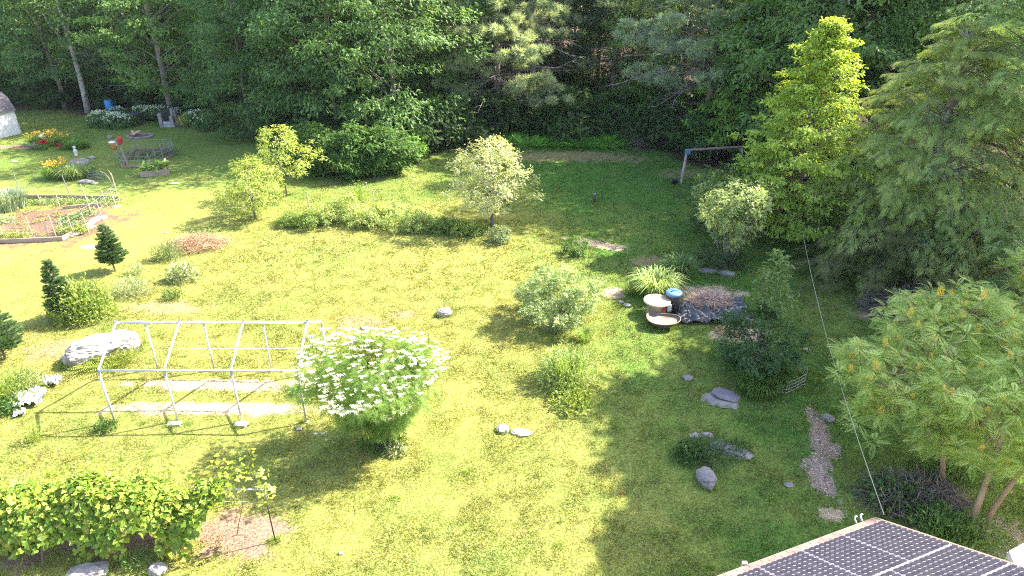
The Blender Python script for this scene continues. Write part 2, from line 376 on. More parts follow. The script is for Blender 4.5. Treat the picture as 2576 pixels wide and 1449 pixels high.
# grass blades, broader and sparser with distance
def grass(rs, n, y0, y1, ln, wd, fine=True):
    # sample in the view wedge
    y = y0+(y1-y0)*rs.uniform(0, 1, n); hw = .80*(y*.891+6.3)+1.0
    x = rs.uniform(-1, 1, n)*np.minimum(hw, 45)
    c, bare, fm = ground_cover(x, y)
    keep = rs.uniform(0, 1, n) > np.maximum(bare**1.3*.80, np.clip(fm*1.3-.1, 0, 1)); keep &= (y > 9.5)
    x, y, c = x[keep], y[keep], c[keep]; n = len(x)
    mown = np.clip(1-((x+26)**2/190+(y-40)**2/380), 0, 1)                 # the smoother mown strip at the left
    tall = np.clip(.80+.28*fnoise(x, y, 2.4, 21), .45, 1.4)*(1-.5*np.clip(mown*2, 0, 1))
    pos = np.stack([x, y, gz(x, y)-.004], 1)
    a = rs.uniform(0, 2*PI, n); el = rs.uniform(.12, 1.15, n)
    d = np.stack([np.cos(a)*np.cos(el), np.sin(a)*np.cos(el), np.sin(el)], 1); nr = unit(rs.normal(size=(n, 3))+np.array([0, 0, .8]))
    j = rs.uniform(0, 1, (n, 1)); straw = (rs.uniform(0, 1, n) < .10+.12*np.clip(-fnoise(x, y, .8, 31), 0, 1))[:, None]
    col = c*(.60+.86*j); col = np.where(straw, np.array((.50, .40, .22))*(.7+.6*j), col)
    return scatter(T_blade(wd), pos, d, nr, ln*rs.uniform(.6, 1.35, n)*tall, col)
rs = np.random.RandomState(3)
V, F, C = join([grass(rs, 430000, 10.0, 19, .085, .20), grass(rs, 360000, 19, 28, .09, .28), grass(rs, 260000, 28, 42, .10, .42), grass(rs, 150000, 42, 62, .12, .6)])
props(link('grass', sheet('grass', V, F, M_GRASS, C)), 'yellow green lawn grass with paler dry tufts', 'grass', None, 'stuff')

# ------------------------------------------------------------------ tree kinds
GREEN1, GREEN2 = (.095, .180, .058), (.195, .315, .095)
def tree(name, label, cat, loc, trunk, crown, group=None, rz=0.0, s=1.0, cn='crown', tn='trunk'):
    o = thing(name, label, cat, loc, rz, group, s)
    if trunk is not None: link(tn, trunk, o)
    link(cn, crown, o); return o
def maple(seed, h=17, R=4.6, low=2.2, n=230, per=64, size=.31, c1=GREEN1, c2=GREEN2, tr=.20, flat=.38, tpl=TSPR, lean=(0, 0), bark=M_BARK, rad=(.7, 1.3)):
    rs = np.random.RandomState(seed)
    cen = envelope(rs, n, low, h, lambda t: R*(.55+.45*math.sin(PI*min(1, t*1.1+.1)))*(1-t**4)**.7, inner=.35)
    V, F, C = clumps(rs, cen, rs.uniform(*rad, n), per, size, c1, c2, tpl, flat=flat, droop=.3)
    return trunk_mesh(rs, h*.92, tr, cen, material=bark, limbs=.2, lean=lean), sheet('crown', V, F, M_LEAF, C)
def pine(seed, h=20, R=4.2, low=3.5, c1=(.11, .16, .105), c2=(.22, .28, .165), dead=14, per=26, tr=.26, inner=.45, size=.36, step=.8):
    rs = np.random.RandomState(seed); cen = []; br = []
    z = low
    while z < h-.5:
        t = (z-low)/(h-low); L = R*(1-t**1.6)*rs.uniform(.8, 1.1)+.4
        for k in range(rs.randint(4, 7)):
            a = rs.uniform(0, 2*PI); l = L*rs.uniform(.65, 1.15); rise = rs.uniform(-.05, .28)
            tip = np.array([math.cos(a)*l, math.sin(a)*l, z+l*rise]); br.append((z, tip))
            side = np.array([-math.sin(a), math.cos(a), 0])
            for q in np.linspace(inner, 1, 6):
                cen.append(tip*np.array([q, q, 1])+np.array([0, 0, -(1-q)*l*rise])+side*rs.uniform(-1, 1)*l*.22*(1.25-q)*1.6+rs.normal(size=3)*.1)
        z += step*rs.uniform(.7, 1.2)
    cen = np.array(cen); n = len(cen)
    N = n*per; k = np.repeat(np.arange(n), per)
    q = unit(rs.normal(size=(N, 3)))*rs.uniform(0, 1, (N, 1))**.5*.42; q[:, 2] *= .6
    pos = cen[k]+q; out = pos*np.array([1, 1, 0]); d = unit(unit(out)*.6+rs.normal(size=(N, 3))*.6+np.array([0, 0, .35]))
    V, F, C = scatter(TTUFT, pos, d, unit(rs.normal(size=(N, 3))+np.array([0, 0, 1])), rs.uniform(.7, 1.2, N)*size, shade(rs, N, c1, c2, .2, rs.uniform(0, 1, n)[k]*.6+rs.uniform(0, 1, N)*.4))
    def extra(mb, at):
        for z, tip in br:
            a0 = at(z); m = a0.lerp(Vector(tip), .5)+Vector((0, 0, .1)); mb.tube([a0, m, tip], [.05, .035, .01], 4, cap=False)
        for i in range(dead):
            z = rs.uniform(1.2, low+3); a = rs.uniform(0, 2*PI); l = rs.uniform(1.5, 4); p = at(z); P = [p]
            for s in range(4):
                a += rs.normal()*.18; p = p+Vector((math.cos(a)*l/4, math.sin(a)*l/4, rs.uniform(-.18, .1)*l/4)); P.append(p)
                for w_ in range(3):
                    aa = a+rs.choice([-1, 1])*rs.uniform(.4, 1); ll = rs.uniform(.4, 1.1); mb.tube([p, p+Vector((math.cos(aa)*ll, math.sin(aa)*ll, rs.uniform(-.3, .15)*ll))], [.012, .004], 3, cap=False)
            mb.tube(P, [.04, .032, .024, .016, .006], 4, cap=False)
    return trunk_mesh(rs, h, tr, [], material=M_BARKP, limbs=0, extra=extra), sheet('crown', V, F, M_NEEDLE, C)
def hemlock(seed, h=17, R=6.5, low=.6, n_b=150, c1=(.12, .21, .065), c2=(.27, .39, .13), tipc=(.66, .74, .28), rise=1.0, size=.25, tr=.25, sprays=26, lean=(0, 0), bark=M_BARK):
    """plume-like boughs that climb outward and nod at the tip"""
    rs = np.random.RandomState(seed); P = []; D = []; Nn = []; T = []; br = []
    for i in range(n_b):
        t = rs.uniform(0, 1)**1.15; z = low+(h-low)*t; L = (R*(1-t)**.8+.9)*rs.uniform(.75, 1.12); a = rs.uniform(0, 2*PI)
        o = np.array([math.cos(a), math.sin(a), 0]); sd = np.array([-o[1], o[0], 0]); pts = []
        r0 = rise*rs.uniform(.6, 1.2)*(.5+.5*t)
        for s in np.linspace(0, 1, 9):
            zz = z+L*(r0*s*.9-.55*max(0, s-.62)**1.3*2.0*rise)-L*.10*s
            pts.append(o*L*s+sd*L*.08*math.sin(s*3+i)+np.array([lean[0]*z/h, lean[1]*z/h, zz]))
        br.append(pts); pts = np.array(pts)
        m = int(sprays*(.5+L/R)); s = rs.uniform(.18, 1, m)**.75; s.sort()
        idx = s*8; i0 = np.minimum(idx.astype(int), 7); f = (idx-i0)[:, None]; p = pts[i0]*(1-f)+pts[i0+1]*f; tan = unit(pts[i0+1]-pts[i0])
        sgn = rs.choice([-1, 1], m)[:, None]
        wid = (1.1-s)[:, None]
        lat = rs.uniform(0, 1, (m, 1))**.8
        d = unit(tan*(.8+.3*s[:, None])+sd*sgn*(.35+lat)*rs.uniform(.5, 1.2, (m, 1))+np.array([0, 0, -1])*rs.uniform(0, .9, (m, 1))*lat+rs.normal(size=(m, 3))*.18)
        off = sd*sgn*wid*lat*L*.30+tan*lat*wid*L*.12+np.array([0, 0, -1.])*lat**2*wid*L*.13
        P.append(p+off); D.append(d); Nn.append(unit(np.array([0, 0, 1.])+rs.normal(size=(m, 3))*.35+o*.2)); T.append(s*(.75+.25*lat[:, 0]))
    P = np.concatenate(P); D = np.concatenate(D); Nn = np.concatenate(Nn); T = np.concatenate(T); N = len(P)
    col = shade(rs, N, c1, c2, .2); k = (np.clip((T-.55)/.45, 0, 1)*rs.uniform(.0, .9, N))[:, None]; col = col*(1-k)+np.array(tipc)*k
    V, F, C = scatter(THEM, P, D, Nn, rs.uniform(.7, 1.3, N)*size, col)
    def extra(mb, at):
        for pts in br: mb.tube([tuple(p) for p in pts[::2]], [.05, .035, .022, .012, .005], 4, cap=False)
    return trunk_mesh(rs, h, tr, [], material=bark, limbs=0, extra=extra, r_top=.08, lean=lean), sheet('crown', V, F, M_NEEDLE, C)
def shrub_mesh(seed, h, R, n, per, size, c1, c2, tpl=TSPR, low=0.0, prof=None, flat=.8, rad=.3, stems=9, up=.8, droop=.1, inner=.3, lump=.25, sy=1.0, stem_r=.018, mt=None):
    rs = np.random.RandomState(seed)
    cen = envelope(rs, n, low+rad*.4, h-rad*.3, prof or prof_round(R), inner, lump); cen[:, 1] *= sy
    V, F, C = clumps(rs, cen, rad, per, size, c1, c2, tpl, flat=flat, up=up, droop=droop, center=(0, 0, h*.35))
    mb = MB()
    for i in range(stems):
        c = Vector(cen[rs.randint(n)]); b = Vector((c.x*.12, c.y*.12, -.05)); m = b.lerp(c, .5)+Vector((rs.normal()*.06, rs.normal()*.06, h*.08))
        mb.tube([b, m, c], [stem_r, stem_r*.7, stem_r*.25], 5, cap=False)
    return mb.mesh('stems', mt or M_BARK, True), sheet('foliage', V, F, M_LEAF, C)
def shrub(name, label, cat, loc, meshes, group=None, rz=0.0, s=1.0):
    return tree(name, label, cat, loc, meshes[0], meshes[1], group, rz, s, 'foliage', 'stems')
def ground_at(x, y): return Vector((x, y, float(gz(x, y))))

# ---- the forest
rng = random.Random(7)
PROTO = {}
def place_kind(key, maker, name, label, cat, loc, rz, s, group):
    if key not in PROTO:
        PROTO[key] = tree(name, label, cat, loc, *maker(), group=group, rz=rz, s=s); return PROTO[key]
    return copy_tree(PROTO[key], loc, rz, s, label, group)
def where(x, y):
    z = y*math.cos(TH)+9*math.sin(TH); px = 1288+FPX*x/z; dd = y-float(edge_y(x))
    marks = [(-1e9, 'left of the white shed'), (0, 'above the white shed'), (170, 'around the birch'), (330, 'behind the block fireplace'), (520, 'behind the low bushy tree'), (700, 'behind the left dark shrub'), (880, 'behind the bright sapling thicket'), (1080, 'left of the pale trunked pine'),
             (1260, 'right of the pale trunked pine'), (1440, 'above the fern bed'), (1620, 'behind the dead pine limbs'), (1800, 'behind the slender young tree'), (1960, 'behind the yellow green tree'), (2140, 'left of the hemlock plumes'), (2330, 'behind the hemlock plumes'), (2576, 'right of the hemlock plumes')]
    m = [t for p, t in marks if px >= p][-1]; d = 'in the front row' if dd < 5 else 'just inside the wood' if dd < 11 else 'well inside the wood' if dd < 22 else 'deep in the wood' if dd < 38 else 'farthest back'
    return d+' '+m
MAPLE = [lambda: maple(11, 17, 4.8, 2.0), lambda: maple(12, 19, 4.4, 3.0, c1=(.080, .160, .06), c2=(.155, .27, .085)), lambda: maple(13, 15, 4.0, 1.4, n=220, c1=(.085, .165, .045), c2=(.18, .30, .08)),
         lambda: maple(14, 20, 4.6, 5.5, n=170, per=36, size=.5)]
PINES = [lambda: pine(21), lambda: pine(22, 22, 4.6, 5.5, c1=(.09, .15, .11), c2=(.18, .25, .165))]
DEEP = [lambda: maple(31, 19, 3.6, 6.5, n=90, per=30, size=.6, rad=(.9, 1.6)), lambda: pine(32, 21, 3.4, 9, per=12, step=1.4, dead=22, size=.5, c1=(.06, .10, .07), c2=(.12, .17, .10))]
FG = 'trees of the forest behind the yard'
taken = []
def put(kind, maker, name, label, cat, x, y, rz=None, s=1.0, group=None):
    taken.append((x, y)); return place_kind(kind, maker, name, label, cat, ground_at(x, y), rng.uniform(0, 6.28) if rz is None else rz, s, group)

# named trees along the forest edge
def birch():
    rs = np.random.RandomState(51); h = 17
    cen = envelope(rs, 130, 6.0, h, lambda t: 3.6*(.6+.4*math.sin(PI*t))*(1-t**4)**.7, inner=.2)
    V, F, C = clumps(rs, cen, rs.uniform(.6, 1.1, 130), 34, .4, (.085, .155, .045), (.18, .28, .075), TSPR, flat=.5)
    def extra(mb, at):
        p = at(5.2); mb.tube([p, p+Vector((-1.4, .2, 2.2)), p+Vector((-3.0, .5, 5.5))], [.11, .08, .04], 6, cap=False)
        p = at(6.6); mb.tube([p, p+Vector((.9, .2, 2.4)), p+Vector((1.6, .3, 5))], [.08, .06, .03], 6, cap=False)
    return trunk_mesh(rs, 15, .24, cen, material=M_BIRCH, limbs=.12, extra=extra, start=.4, lean=(.1, 0)), sheet('crown', V, F, M_LEAF, C)
g = G(222, 281); put('birch', birch, 'birch_tree', 'pale grey forked trunk standing at the left of the wood above the mown lawn', 'tree', g.x, g.y, 0.0)
g = G(437, 292); put('mapleA', lambda: maple(52, 17, 5.2, 2.6, n=260, c1=(.10, .19, .05), c2=(.21, .34, .085), tr=.3, bark=M_BARKP), 'maple_tree', 'light green broad tree whose brown trunk rises behind the block fireplace', 'tree', g.x, g.y)
g = G(770, 352); put('mapleB', lambda: maple(53, 16, 5.0, .6, n=290), 'maple_tree', 'dense broadleaf tree with foliage down to the ground behind the left dark shrub', 'tree', g.x-1.0, g.y+1.5)
g = G(640, 330); put('mapleC', lambda: maple(54, 15, 4.2, .8, n=230, c1=(.07, .14, .05), c2=(.135, .24, .075)), 'maple_tree', 'bushy low branched tree standing right of the white flowering hydrangeas', 'tree', g.x+.3, g.y-1.5)
g = G(1000, 300); put('mapleD', MAPLE[1], 'maple_tree', 'dark layered broadleaf tree behind the bright green saplings left of the pine', 'tree', g.x, g.y+4)
g = G(90, 262); put('mapleA2', MAPLE[2], 'maple_tree', 'dark broadleaf tree rising behind the white shed', 'tree', g.x-1, g.y+2)
g = G(1252, 326); put('pineA', lambda: pine(55, 19, 5.6, 1.6, dead=26, per=52, tr=.32, inner=.35, size=.44, c1=(.24, .30, .19), c2=(.50, .54, .32)), 'white_pine', 'grey green pine with a pale bare trunk in the middle of the forest edge', 'tree', g.x, g.y, 0.6)
g = G(1345, 313); put('pineB', lambda: pine(56, 22, 4.2, 7.0, dead=24, tr=.36), 'white_pine', 'tall dark trunked pine just right of and behind the pale trunked pine', 'tree', g.x, g.y)
g = G(1770, 352); put('pineC', lambda: pine(57, 21, 7.0, 4.0, dead=46, per=44, tr=.34, inner=.5, size=.46, c1=(.23, .30, .21), c2=(.46, .52, .34), step=1.0), 'white_pine', 'wide pine with long bare dead lower limbs behind the swing frame', 'tree', g.x, g.y, 2.2)
g = G(2080, 330); put('pineD', PINES[1], 'white_pine', 'blue green pine behind the tip of the yellow green tree', 'tree', g.x, g.y)

def dead_limbs(key, seed, z0, z1, n, l0, l1, a0=0, a1=6.28):
    rs = np.random.RandomState(seed); mb = MB()
    for i in range(n):
        z = rs.uniform(z0, z1); a = rs.uniform(a0, a1); l = rs.uniform(l0, l1); p = Vector((0, 0, z)); P = [p]; seg = 6; sl_ = rs.uniform(-.25, .15)
        for q in range(seg):
            a += rs.normal()*.14; sl_ += rs.normal()*.10-.02; p = p+Vector((math.cos(a), math.sin(a), sl_))*(l/seg); P.append(p)
            for w_ in range(3):
                aa = a+rs.choice([-1, 1])*rs.uniform(.35, .9); ll = rs.uniform(.4, 1.3)*(1.1-q/seg*.5); e = p+Vector((math.cos(aa)*ll, math.sin(aa)*ll, rs.uniform(-.35, .2)*ll)); mb.tube([p, p.lerp(e, .5)+Vector((0, 0, .05)), e], [.022, .014, .005], 3, cap=False)
        mb.tube(P, [.075-.010*k for k in range(seg+1)], 5, cap=False)
    o = mb.obj('dead_branches', M_DEAD, PROTO[key], True); o.rotation_euler.z = -PROTO[key].rotation_euler.z
dead_limbs('pineA', 1, 2.0, 9.5, 16, 2.0, 4.6); dead_limbs('pineB', 2, 4, 10, 14, 2.0, 4.0); dead_limbs('pineC', 3, 3.0, 8.5, 22, 3.5, 7.5, 2.6, 4.6); dead_limbs('pineC', 4, 4.0, 10, 10, 3.0, 5.0)
# bright young tree beside the swing set, and its darker neighbour
def young(seed, h, R, n, per, c1, c2, size, low=.5, lean=(0, 0), tr=.11, top=None):
    rs = np.random.RandomState(seed); cen = []
    for i in range(n):
        t = rs.uniform(0, 1)**1.25; a = rs.uniform(0, 2*PI); tier = math.floor(t*15)/15
        r = (R*(1-t)**.85*min(1, (t+.16)*4)+.18)*(1+.30*math.sin(a*3+tier*40)+.15*math.sin(a*7+tier*90)); q = rs.uniform(.25, 1)**.7
        cen.append((r*q*math.cos(a)+lean[0]*t, r*q*math.sin(a), low+(h-low)*(tier*.6+t*.4+.04)+r*q*.16+rs.normal()*.20))
    cen = np.array(cen)
    V, F, C = clumps(rs, cen, .42, per, size, c1, c2, TSPR2, flat=.32, up=.8, droop=.6, center=(0, 0, h*.3))
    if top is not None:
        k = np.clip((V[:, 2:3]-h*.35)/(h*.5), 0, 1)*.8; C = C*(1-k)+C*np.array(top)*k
    return trunk_mesh(rs, h*.97, tr, cen, limbs=.3, limb_r=.3, start=.05, up=.25, r_top=.08, lean=lean), sheet('crown', V, F, M_LEAF, C)
g = G(1990, 598)
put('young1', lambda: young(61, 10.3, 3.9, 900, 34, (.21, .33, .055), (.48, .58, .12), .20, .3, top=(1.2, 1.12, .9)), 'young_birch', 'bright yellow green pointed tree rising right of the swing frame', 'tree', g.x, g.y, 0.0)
g = G(1843, 402)
put('young2', lambda: young(62, 10.2, 2.8, 480, 30, (.13, .25, .045), (.26, .40, .075), .30, 1.0, tr=.09), 'young_birch', 'slender mid green young tree with a thin bare lower trunk above the swing beam', 'tree', g.x, g.y, 1.0)

# hemlocks at the right
put('hemA', lambda: hemlock(71, 15.5, 7.4, .8, n_b=340, sprays=125), 'hemlock_tree', 'huge drooping hemlock at the right edge with plumes reaching the top of the view', 'tree', 22.8, 29.6, 0.3)
put('hemB', lambda: hemlock(72, 10.2, 4.8, .5, n_b=230, sprays=100, c1=(.15, .22, .055), c2=(.34, .42, .11), tipc=(.72, .72, .25), rise=1.15, bark=M_DEAD), 'hemlock_tree', 'leaning hemlock with olive plumes left of the huge hemlock', 'tree', 18.9, 29.8, 1.1)
put('hemC', lambda: hemlock(73, 4.6, 3.4, .3, n_b=120, sprays=70, c1=(.055, .11, .035), c2=(.11, .18, .055), tipc=(.30, .42, .11)), 'hemlock_tree', 'small fresh green hemlock behind the sumac at the right edge', 'tree', 21.0, 22.6, 2.0)
put('hemD', lambda: hemlock(74, 3.2, 3.6, .25, n_b=90, sprays=64, c1=(.07, .10, .03), c2=(.14, .17, .055), tipc=(.34, .30, .12), rise=.5), 'hemlock_tree', 'low spreading hemlock boughs reaching over the lawn right of the clothesline', 'tree', 16.9, 28.0, 2.6)
# unseen trees placed to shade the lawn, crowns raised so sun reaches the sumac
put('mapleS', lambda: maple(75, 17.5, 3.6, 10.0, n=360, per=52, size=.60), 'maple_tree', 'unseen tall shade casting tree with raised crown right of the view beside the house', 'tree', 20.8, 18.0)
put('mapleS', None, 'maple_tree', 'unseen tall shade casting tree with raised crown right of the view behind the sumac', 'tree', 22.5, 22.6, s=1.08)
put('mapleS', None, 'maple_tree', 'tallest unseen shade casting tree with raised crown right of the view', 'tree', 25.0, 24.6, s=1.12)

for i, (x, y, k, s) in enumerate([(-13, 51, 'm1', 1.2), (-8.6, 50.6, 'm0', 1.3), (-10.5, 55.5, 'm1', 1.25), (-15.5, 57, 'm0', 1.35), (-19.5, 61.5, 'm1', 1.2), (-24, 64, 'm0', 1.3),
    (18.6, 48.5, 'm1', 1.25), (19.5, 42.5, 'm0', 1.4), (23.5, 44.5, 'm0', 1.4), (24.5, 49.5, 'm1', 1.3), (27, 41.5, 'm1', 1.3), (29, 46, 'm0', 1.4), (31, 53, 'm1', 1.2), (4, 66, 'm1', 1.1), (10, 68, 'm0', 1.2), (16, 66, 'm1', 1.2), (22, 63, 'm0', 1.1), (28, 63, 'm1', 1.2), (13, 77, 'm0', 1.1), (21, 75, 'm1', 1.1), (31, 72, 'm0', 1.2), (-4, 70, 'm0', 1.1)]):
    put(k, {'m0': MAPLE[0], 'm1': MAPLE[1]}[k], 'maple_tree', 'tall broadleaf tree '+where(x, y), 'tree', x, y, s=s, group='trees of the forest behind the yard')
# saplings and the undergrowth of the edge
def sapling(seed, h, R, c1, c2, n=90, per=26, size=.34, low=.15): return lambda: shrub_mesh(seed, h, R, n, per, size, c1, c2, TSPR, low=low, prof=prof_egg(R, .45), rad=.5, flat=.5, stems=8, stem_r=.03)
BRIGHT = ((.10, .22, .035), (.20, .36, .06)); DARKG = ((.06, .13, .038), (.12, .22, .06))
for i, (px, py, h, R, k, lab) in enumerate([
  (1010, 375, 4.2, 2.6, 0, 'bright green sapling thicket left of the reddish bare ground'), (905, 350, 4.6, 2.4, 0, 'fresh green sapling behind the middle dark shrub'),
  (1090, 345, 3.6, 1.9, 0, 'bright green sapling growing at the foot of the pine'), (1080, 300, 4.8, 2.2, 1, 'dark sapling between the bright thicket and the pine'),
  (1440, 322, 3.6, 2.2, 1, 'dark green sapling behind the fern bed'), (1560, 330, 4.2, 2.3, 1, 'dark green sapling above the right end of the fern bed'),
  (1650, 345, 4.6, 2.2, 1, 'dark sapling behind the brushwood heap'), (1180, 330, 2.6, 1.7, 1, 'small dark bush left of the pale pine trunk'),
  (1032, 405, 1.9, 1.0, 0, 'small fresh green bush at the right tip of the dark shrubs'), (520, 285, 3.2, 2.3, 1, 'dark green bush right of the block fireplace'),
  (2130, 470, 3.4, 2.2, 1, 'dark bush in the gap between the yellow green tree and the hemlock'), (1755, 395, 3.4, 1.7, 1, 'low dark bush under the slender young tree')]):
    g = G(px, py); c = BRIGHT if k == 0 else DARKG
    tree('sapling', lab, 'bush', g, *sapling(100+i, h, R, *c)(), s=1.0, cn='foliage', tn='stems'); taken.append((g.x, g.y))

# the wood itself
cand = []
r_ = random.Random(5)
for ring, (d0, d1, sp) in enumerate([(1.5, 14, 4.6), (14, 34, 6.6), (34, 66, 8.2)]):
    yy = 10
    while yy < 130:
        xx = -75
        while xx < 75:
            x = xx+r_.uniform(-.38, .38)*sp; y = yy+r_.uniform(-.38, .38)*sp; dd = y-float(edge_y(x))
            if d0 <= dd < d1 and abs(x) < .78*(y*.89+6)+(9 if x < 0 else 16) and y < 128: cand.append((x, y, ring))
            xx += sp
        yy += sp
cand.sort(key=lambda c: c[1]-.2*abs(c[0]))
for x, y, ring in cand:
    if any((x-a)**2+(y-b)**2 < 3.3**2 for a, b in taken): continue
    if x > 14 and y-.349*x < 31.8: continue
    if 0 < x < 19 and 53 < y-.349*x < 59: continue
    if 15 < x < 31 and 45.3 < y-.349*x < 49.6: continue
    if ring == 0: k = r_.choice(['m0', 'm1', 'm2', 'm3', 'm0', 'p0', 'p1'])
    elif ring == 1: k = r_.choice(['m1', 'm3', 'm3', 'p1', 'd0', 'd1', 'd0'])
    else: k = r_.choice(['d0', 'd1', 'd0'])
    mk = {'m0': MAPLE[0], 'm1': MAPLE[1], 'm2': MAPLE[2], 'm3': MAPLE[3], 'p0': PINES[0], 'p1': PINES[1], 'd0': DEEP[0], 'd1': DEEP[1]}[k]
    lab, nm = {'m': ('dark broadleaf tree '+where(x, y), 'maple_tree'), 'p': ('grey green pine '+where(x, y), 'white_pine'), 'd': ('thin trunked tree '+where(x, y), 'forest_tree')}[k[0]]
    put(k, mk, nm, lab, 'tree', x, y, s=r_.uniform(.85, 1.12), group=FG)
# undergrowth inside the wood
und = [shrub_mesh(120+i, 2.4, 1.8, 46, 22, .40, (.04, .085, .025), (.085, .15, .04), TSPR, rad=.5, flat=.45, prof=prof_egg(1.8, .5)) for i in range(2)]
up = []
for i in range(330):
    x = r_.uniform(-60, 48); dd = abs(r_.gauss(0, 17))+.8; y = float(edge_y(x))+dd
    if abs(x) > .78*(y*.89+6)+2 or (x > 12 and y < 30) or any((x-a)**2+(y-b)**2 < 1.6**2 for a, b in up): continue
    up.append((x, y))
proto = [None, None]
for i, (x, y) in enumerate(up):
    k = i % 2; L = 'shaded leafy bush '+where(x, y); s = r_.uniform(.6, 1.5)
    if proto[k] is None: proto[k] = shrub('understory_bush', L, 'bush', ground_at(x, y), und[k], 'bushes under the forest trees', r_.uniform(0, 6), s)
    else: copy_tree(proto[k], ground_at(x, y), r_.uniform(0, 6), s, L)

# ------------------------------------------------------------------ shrubs and small trees in the yard
APPLE = ((.28, .33, .16), (.58, .60, .36)); YELLOWG = ((.20, .28, .06), (.43, .48, .12)); SAGE = ((.17, .22, .11), (.34, .38, .24))
def small_tree(seed, h, R, low, n, per, size, c, prof=None, tr=.06, rad=.28, tpl=TSPR, flat=.8, lump=.3, lean=(0, 0)):
    rs = np.random.RandomState(seed); cen = envelope(rs, n, low, h, prof or prof_egg(R, .4), .3, lump); cen[:, 0] += lean[0]
    V, F, C = clumps(rs, cen, rad, per, size, c[0], c[1], tpl, flat=flat, up=.9, droop=.1, center=(0, 0, h*.4))
    return trunk_mesh(rs, h*.8, tr, cen, limbs=.25, limb_r=.4, start=.2, up=.5, sides=7), sheet('crown', V, F, M_LEAF, C)
g = G(1238, 572); tree('apple_tree', 'pale silvery round crowned apple tree in the middle of the lawn', 'tree', g, *small_tree(201, 5.0, 2.25, 1.15, 210, 26, .20, APPLE, tr=.10, rad=.34, lump=.35, lean=(.0, 0)))
g = G(642, 549); tree('fruit_tree', 'low yellow green fruit tree with a wide oval crown near the lawn centre left', 'tree', g, *small_tree(202, 3.45, 1.75, .55, 190, 24, .17, YELLOWG, tr=.07, rad=.27))
g = G(722, 493); tree('fruit_tree', 'golden leaved open crowned young tree in front of the dark shrubs', 'tree', g, *small_tree(203, 4.3, 1.95, 1.1, 140, 22, .19, ((.24, .32, .07), (.46, .52, .14)), tr=.05, rad=.3, lump=.45))
DK = ((.05, .12, .025), (.13, .23, .045))
for i, (px, py, h, R, sy, lab) in enumerate([(800, 452, 3.3, 1.9, .8, 'dark green shrub right behind the golden leaved tree'), (880, 460, 3.5, 2.1, .8, 'dark green rounded shrub in the middle of the dense row'),
        (965, 452, 3.3, 1.9, .8, 'dark green shrub at the right end of the dense row'), (760, 425, 3.0, 1.8, .8, 'dark green shrub at the back left of the dense row')]):
    g = G(px, py); g.y += 1.2; shrub('shrub', lab, 'shrub', g, shrub_mesh(210+i, h, R, 150, 26, .34, *DK, TSPR, rad=.42, flat=.55, sy=sy, prof=prof_egg(R, .5)))
    taken.append((g.x, g.y))
g = G(1828, 668); shrub('shrub', 'vase shaped pale leaved shrub with bare brown stems in front of the bright tree', 'shrub', g, shrub_mesh(220, 4.2, 1.55, 150, 24, .24, (.18, .26, .09), (.46, .52, .24), TSPR, low=.9, prof=prof_vase(1.6), rad=.28, stems=34, stem_r=.022, mt=M_BARKP))
g = G(1800, 665); shrub('shrub', 'low dark leafy bush around the foot of the vase shaped shrub', 'shrub', g, shrub_mesh(221, .9, 1.4, 60, 22, .18, (.07, .13, .035), (.16, .22, .09), TNSPR, rad=.25, sy=.7))
g = G(1800, 590); shrub('shrub', 'dark leggy shrub with scattered leaves just left of the bright tree', 'shrub', g, shrub_mesh(222, 3.6, 2.0, 110, 20, .24, (.055, .11, .03), (.15, .21, .09), TSPR, rad=.34, stems=20))
g = G(1402, 808); shrub('shrub', 'big rounded pale silvery green bush in the open lawn', 'shrub', g, shrub_mesh(223, 2.25, 1.62, 210, 30, .17, (.13, .21, .07), (.54, .62, .33), TNSPR, rad=.26, stems=26, prof=prof_round(1.65), lump=.3))
g = G(1446, 640); shrub('shrub', 'small dark green round bush behind the pale rounded bush', 'shrub', g, shrub_mesh(224, .85, .62, 50, 22, .14, (.07, .15, .03), (.16, .26, .06), TSPR, rad=.17, stems=6))
g = G(1256, 608); shrub('shrub', 'small pale leafy bush right of the apple tree foot', 'shrub', g, shrub_mesh(225, .85, .6, 46, 22, .15, (.14, .20, .08), (.30, .36, .20), TSPR, rad=.17, stems=6))
g = G(1895, 935); tree('apple_tree', 'dark green leafy sapling growing inside the small wire ring', 'tree', g, *small_tree(226, 2.3, 1.45, .35, 130, 24, .20, ((.04, .10, .03), (.095, .17, .06)), prof=prof_round(1.5), tr=.05, rad=.28))
g = G(1925, 925); g.y += .5; shrub('shrub', 'thin upright shoot with large light leaves above the dark sapling', 'shrub', g, shrub_mesh(227, 4.3, .62, 46, 18, .22, (.10, .18, .045), (.25, .32, .12), TSPR, low=2.0, prof=prof_egg(.65, .4), rad=.24, stems=5))

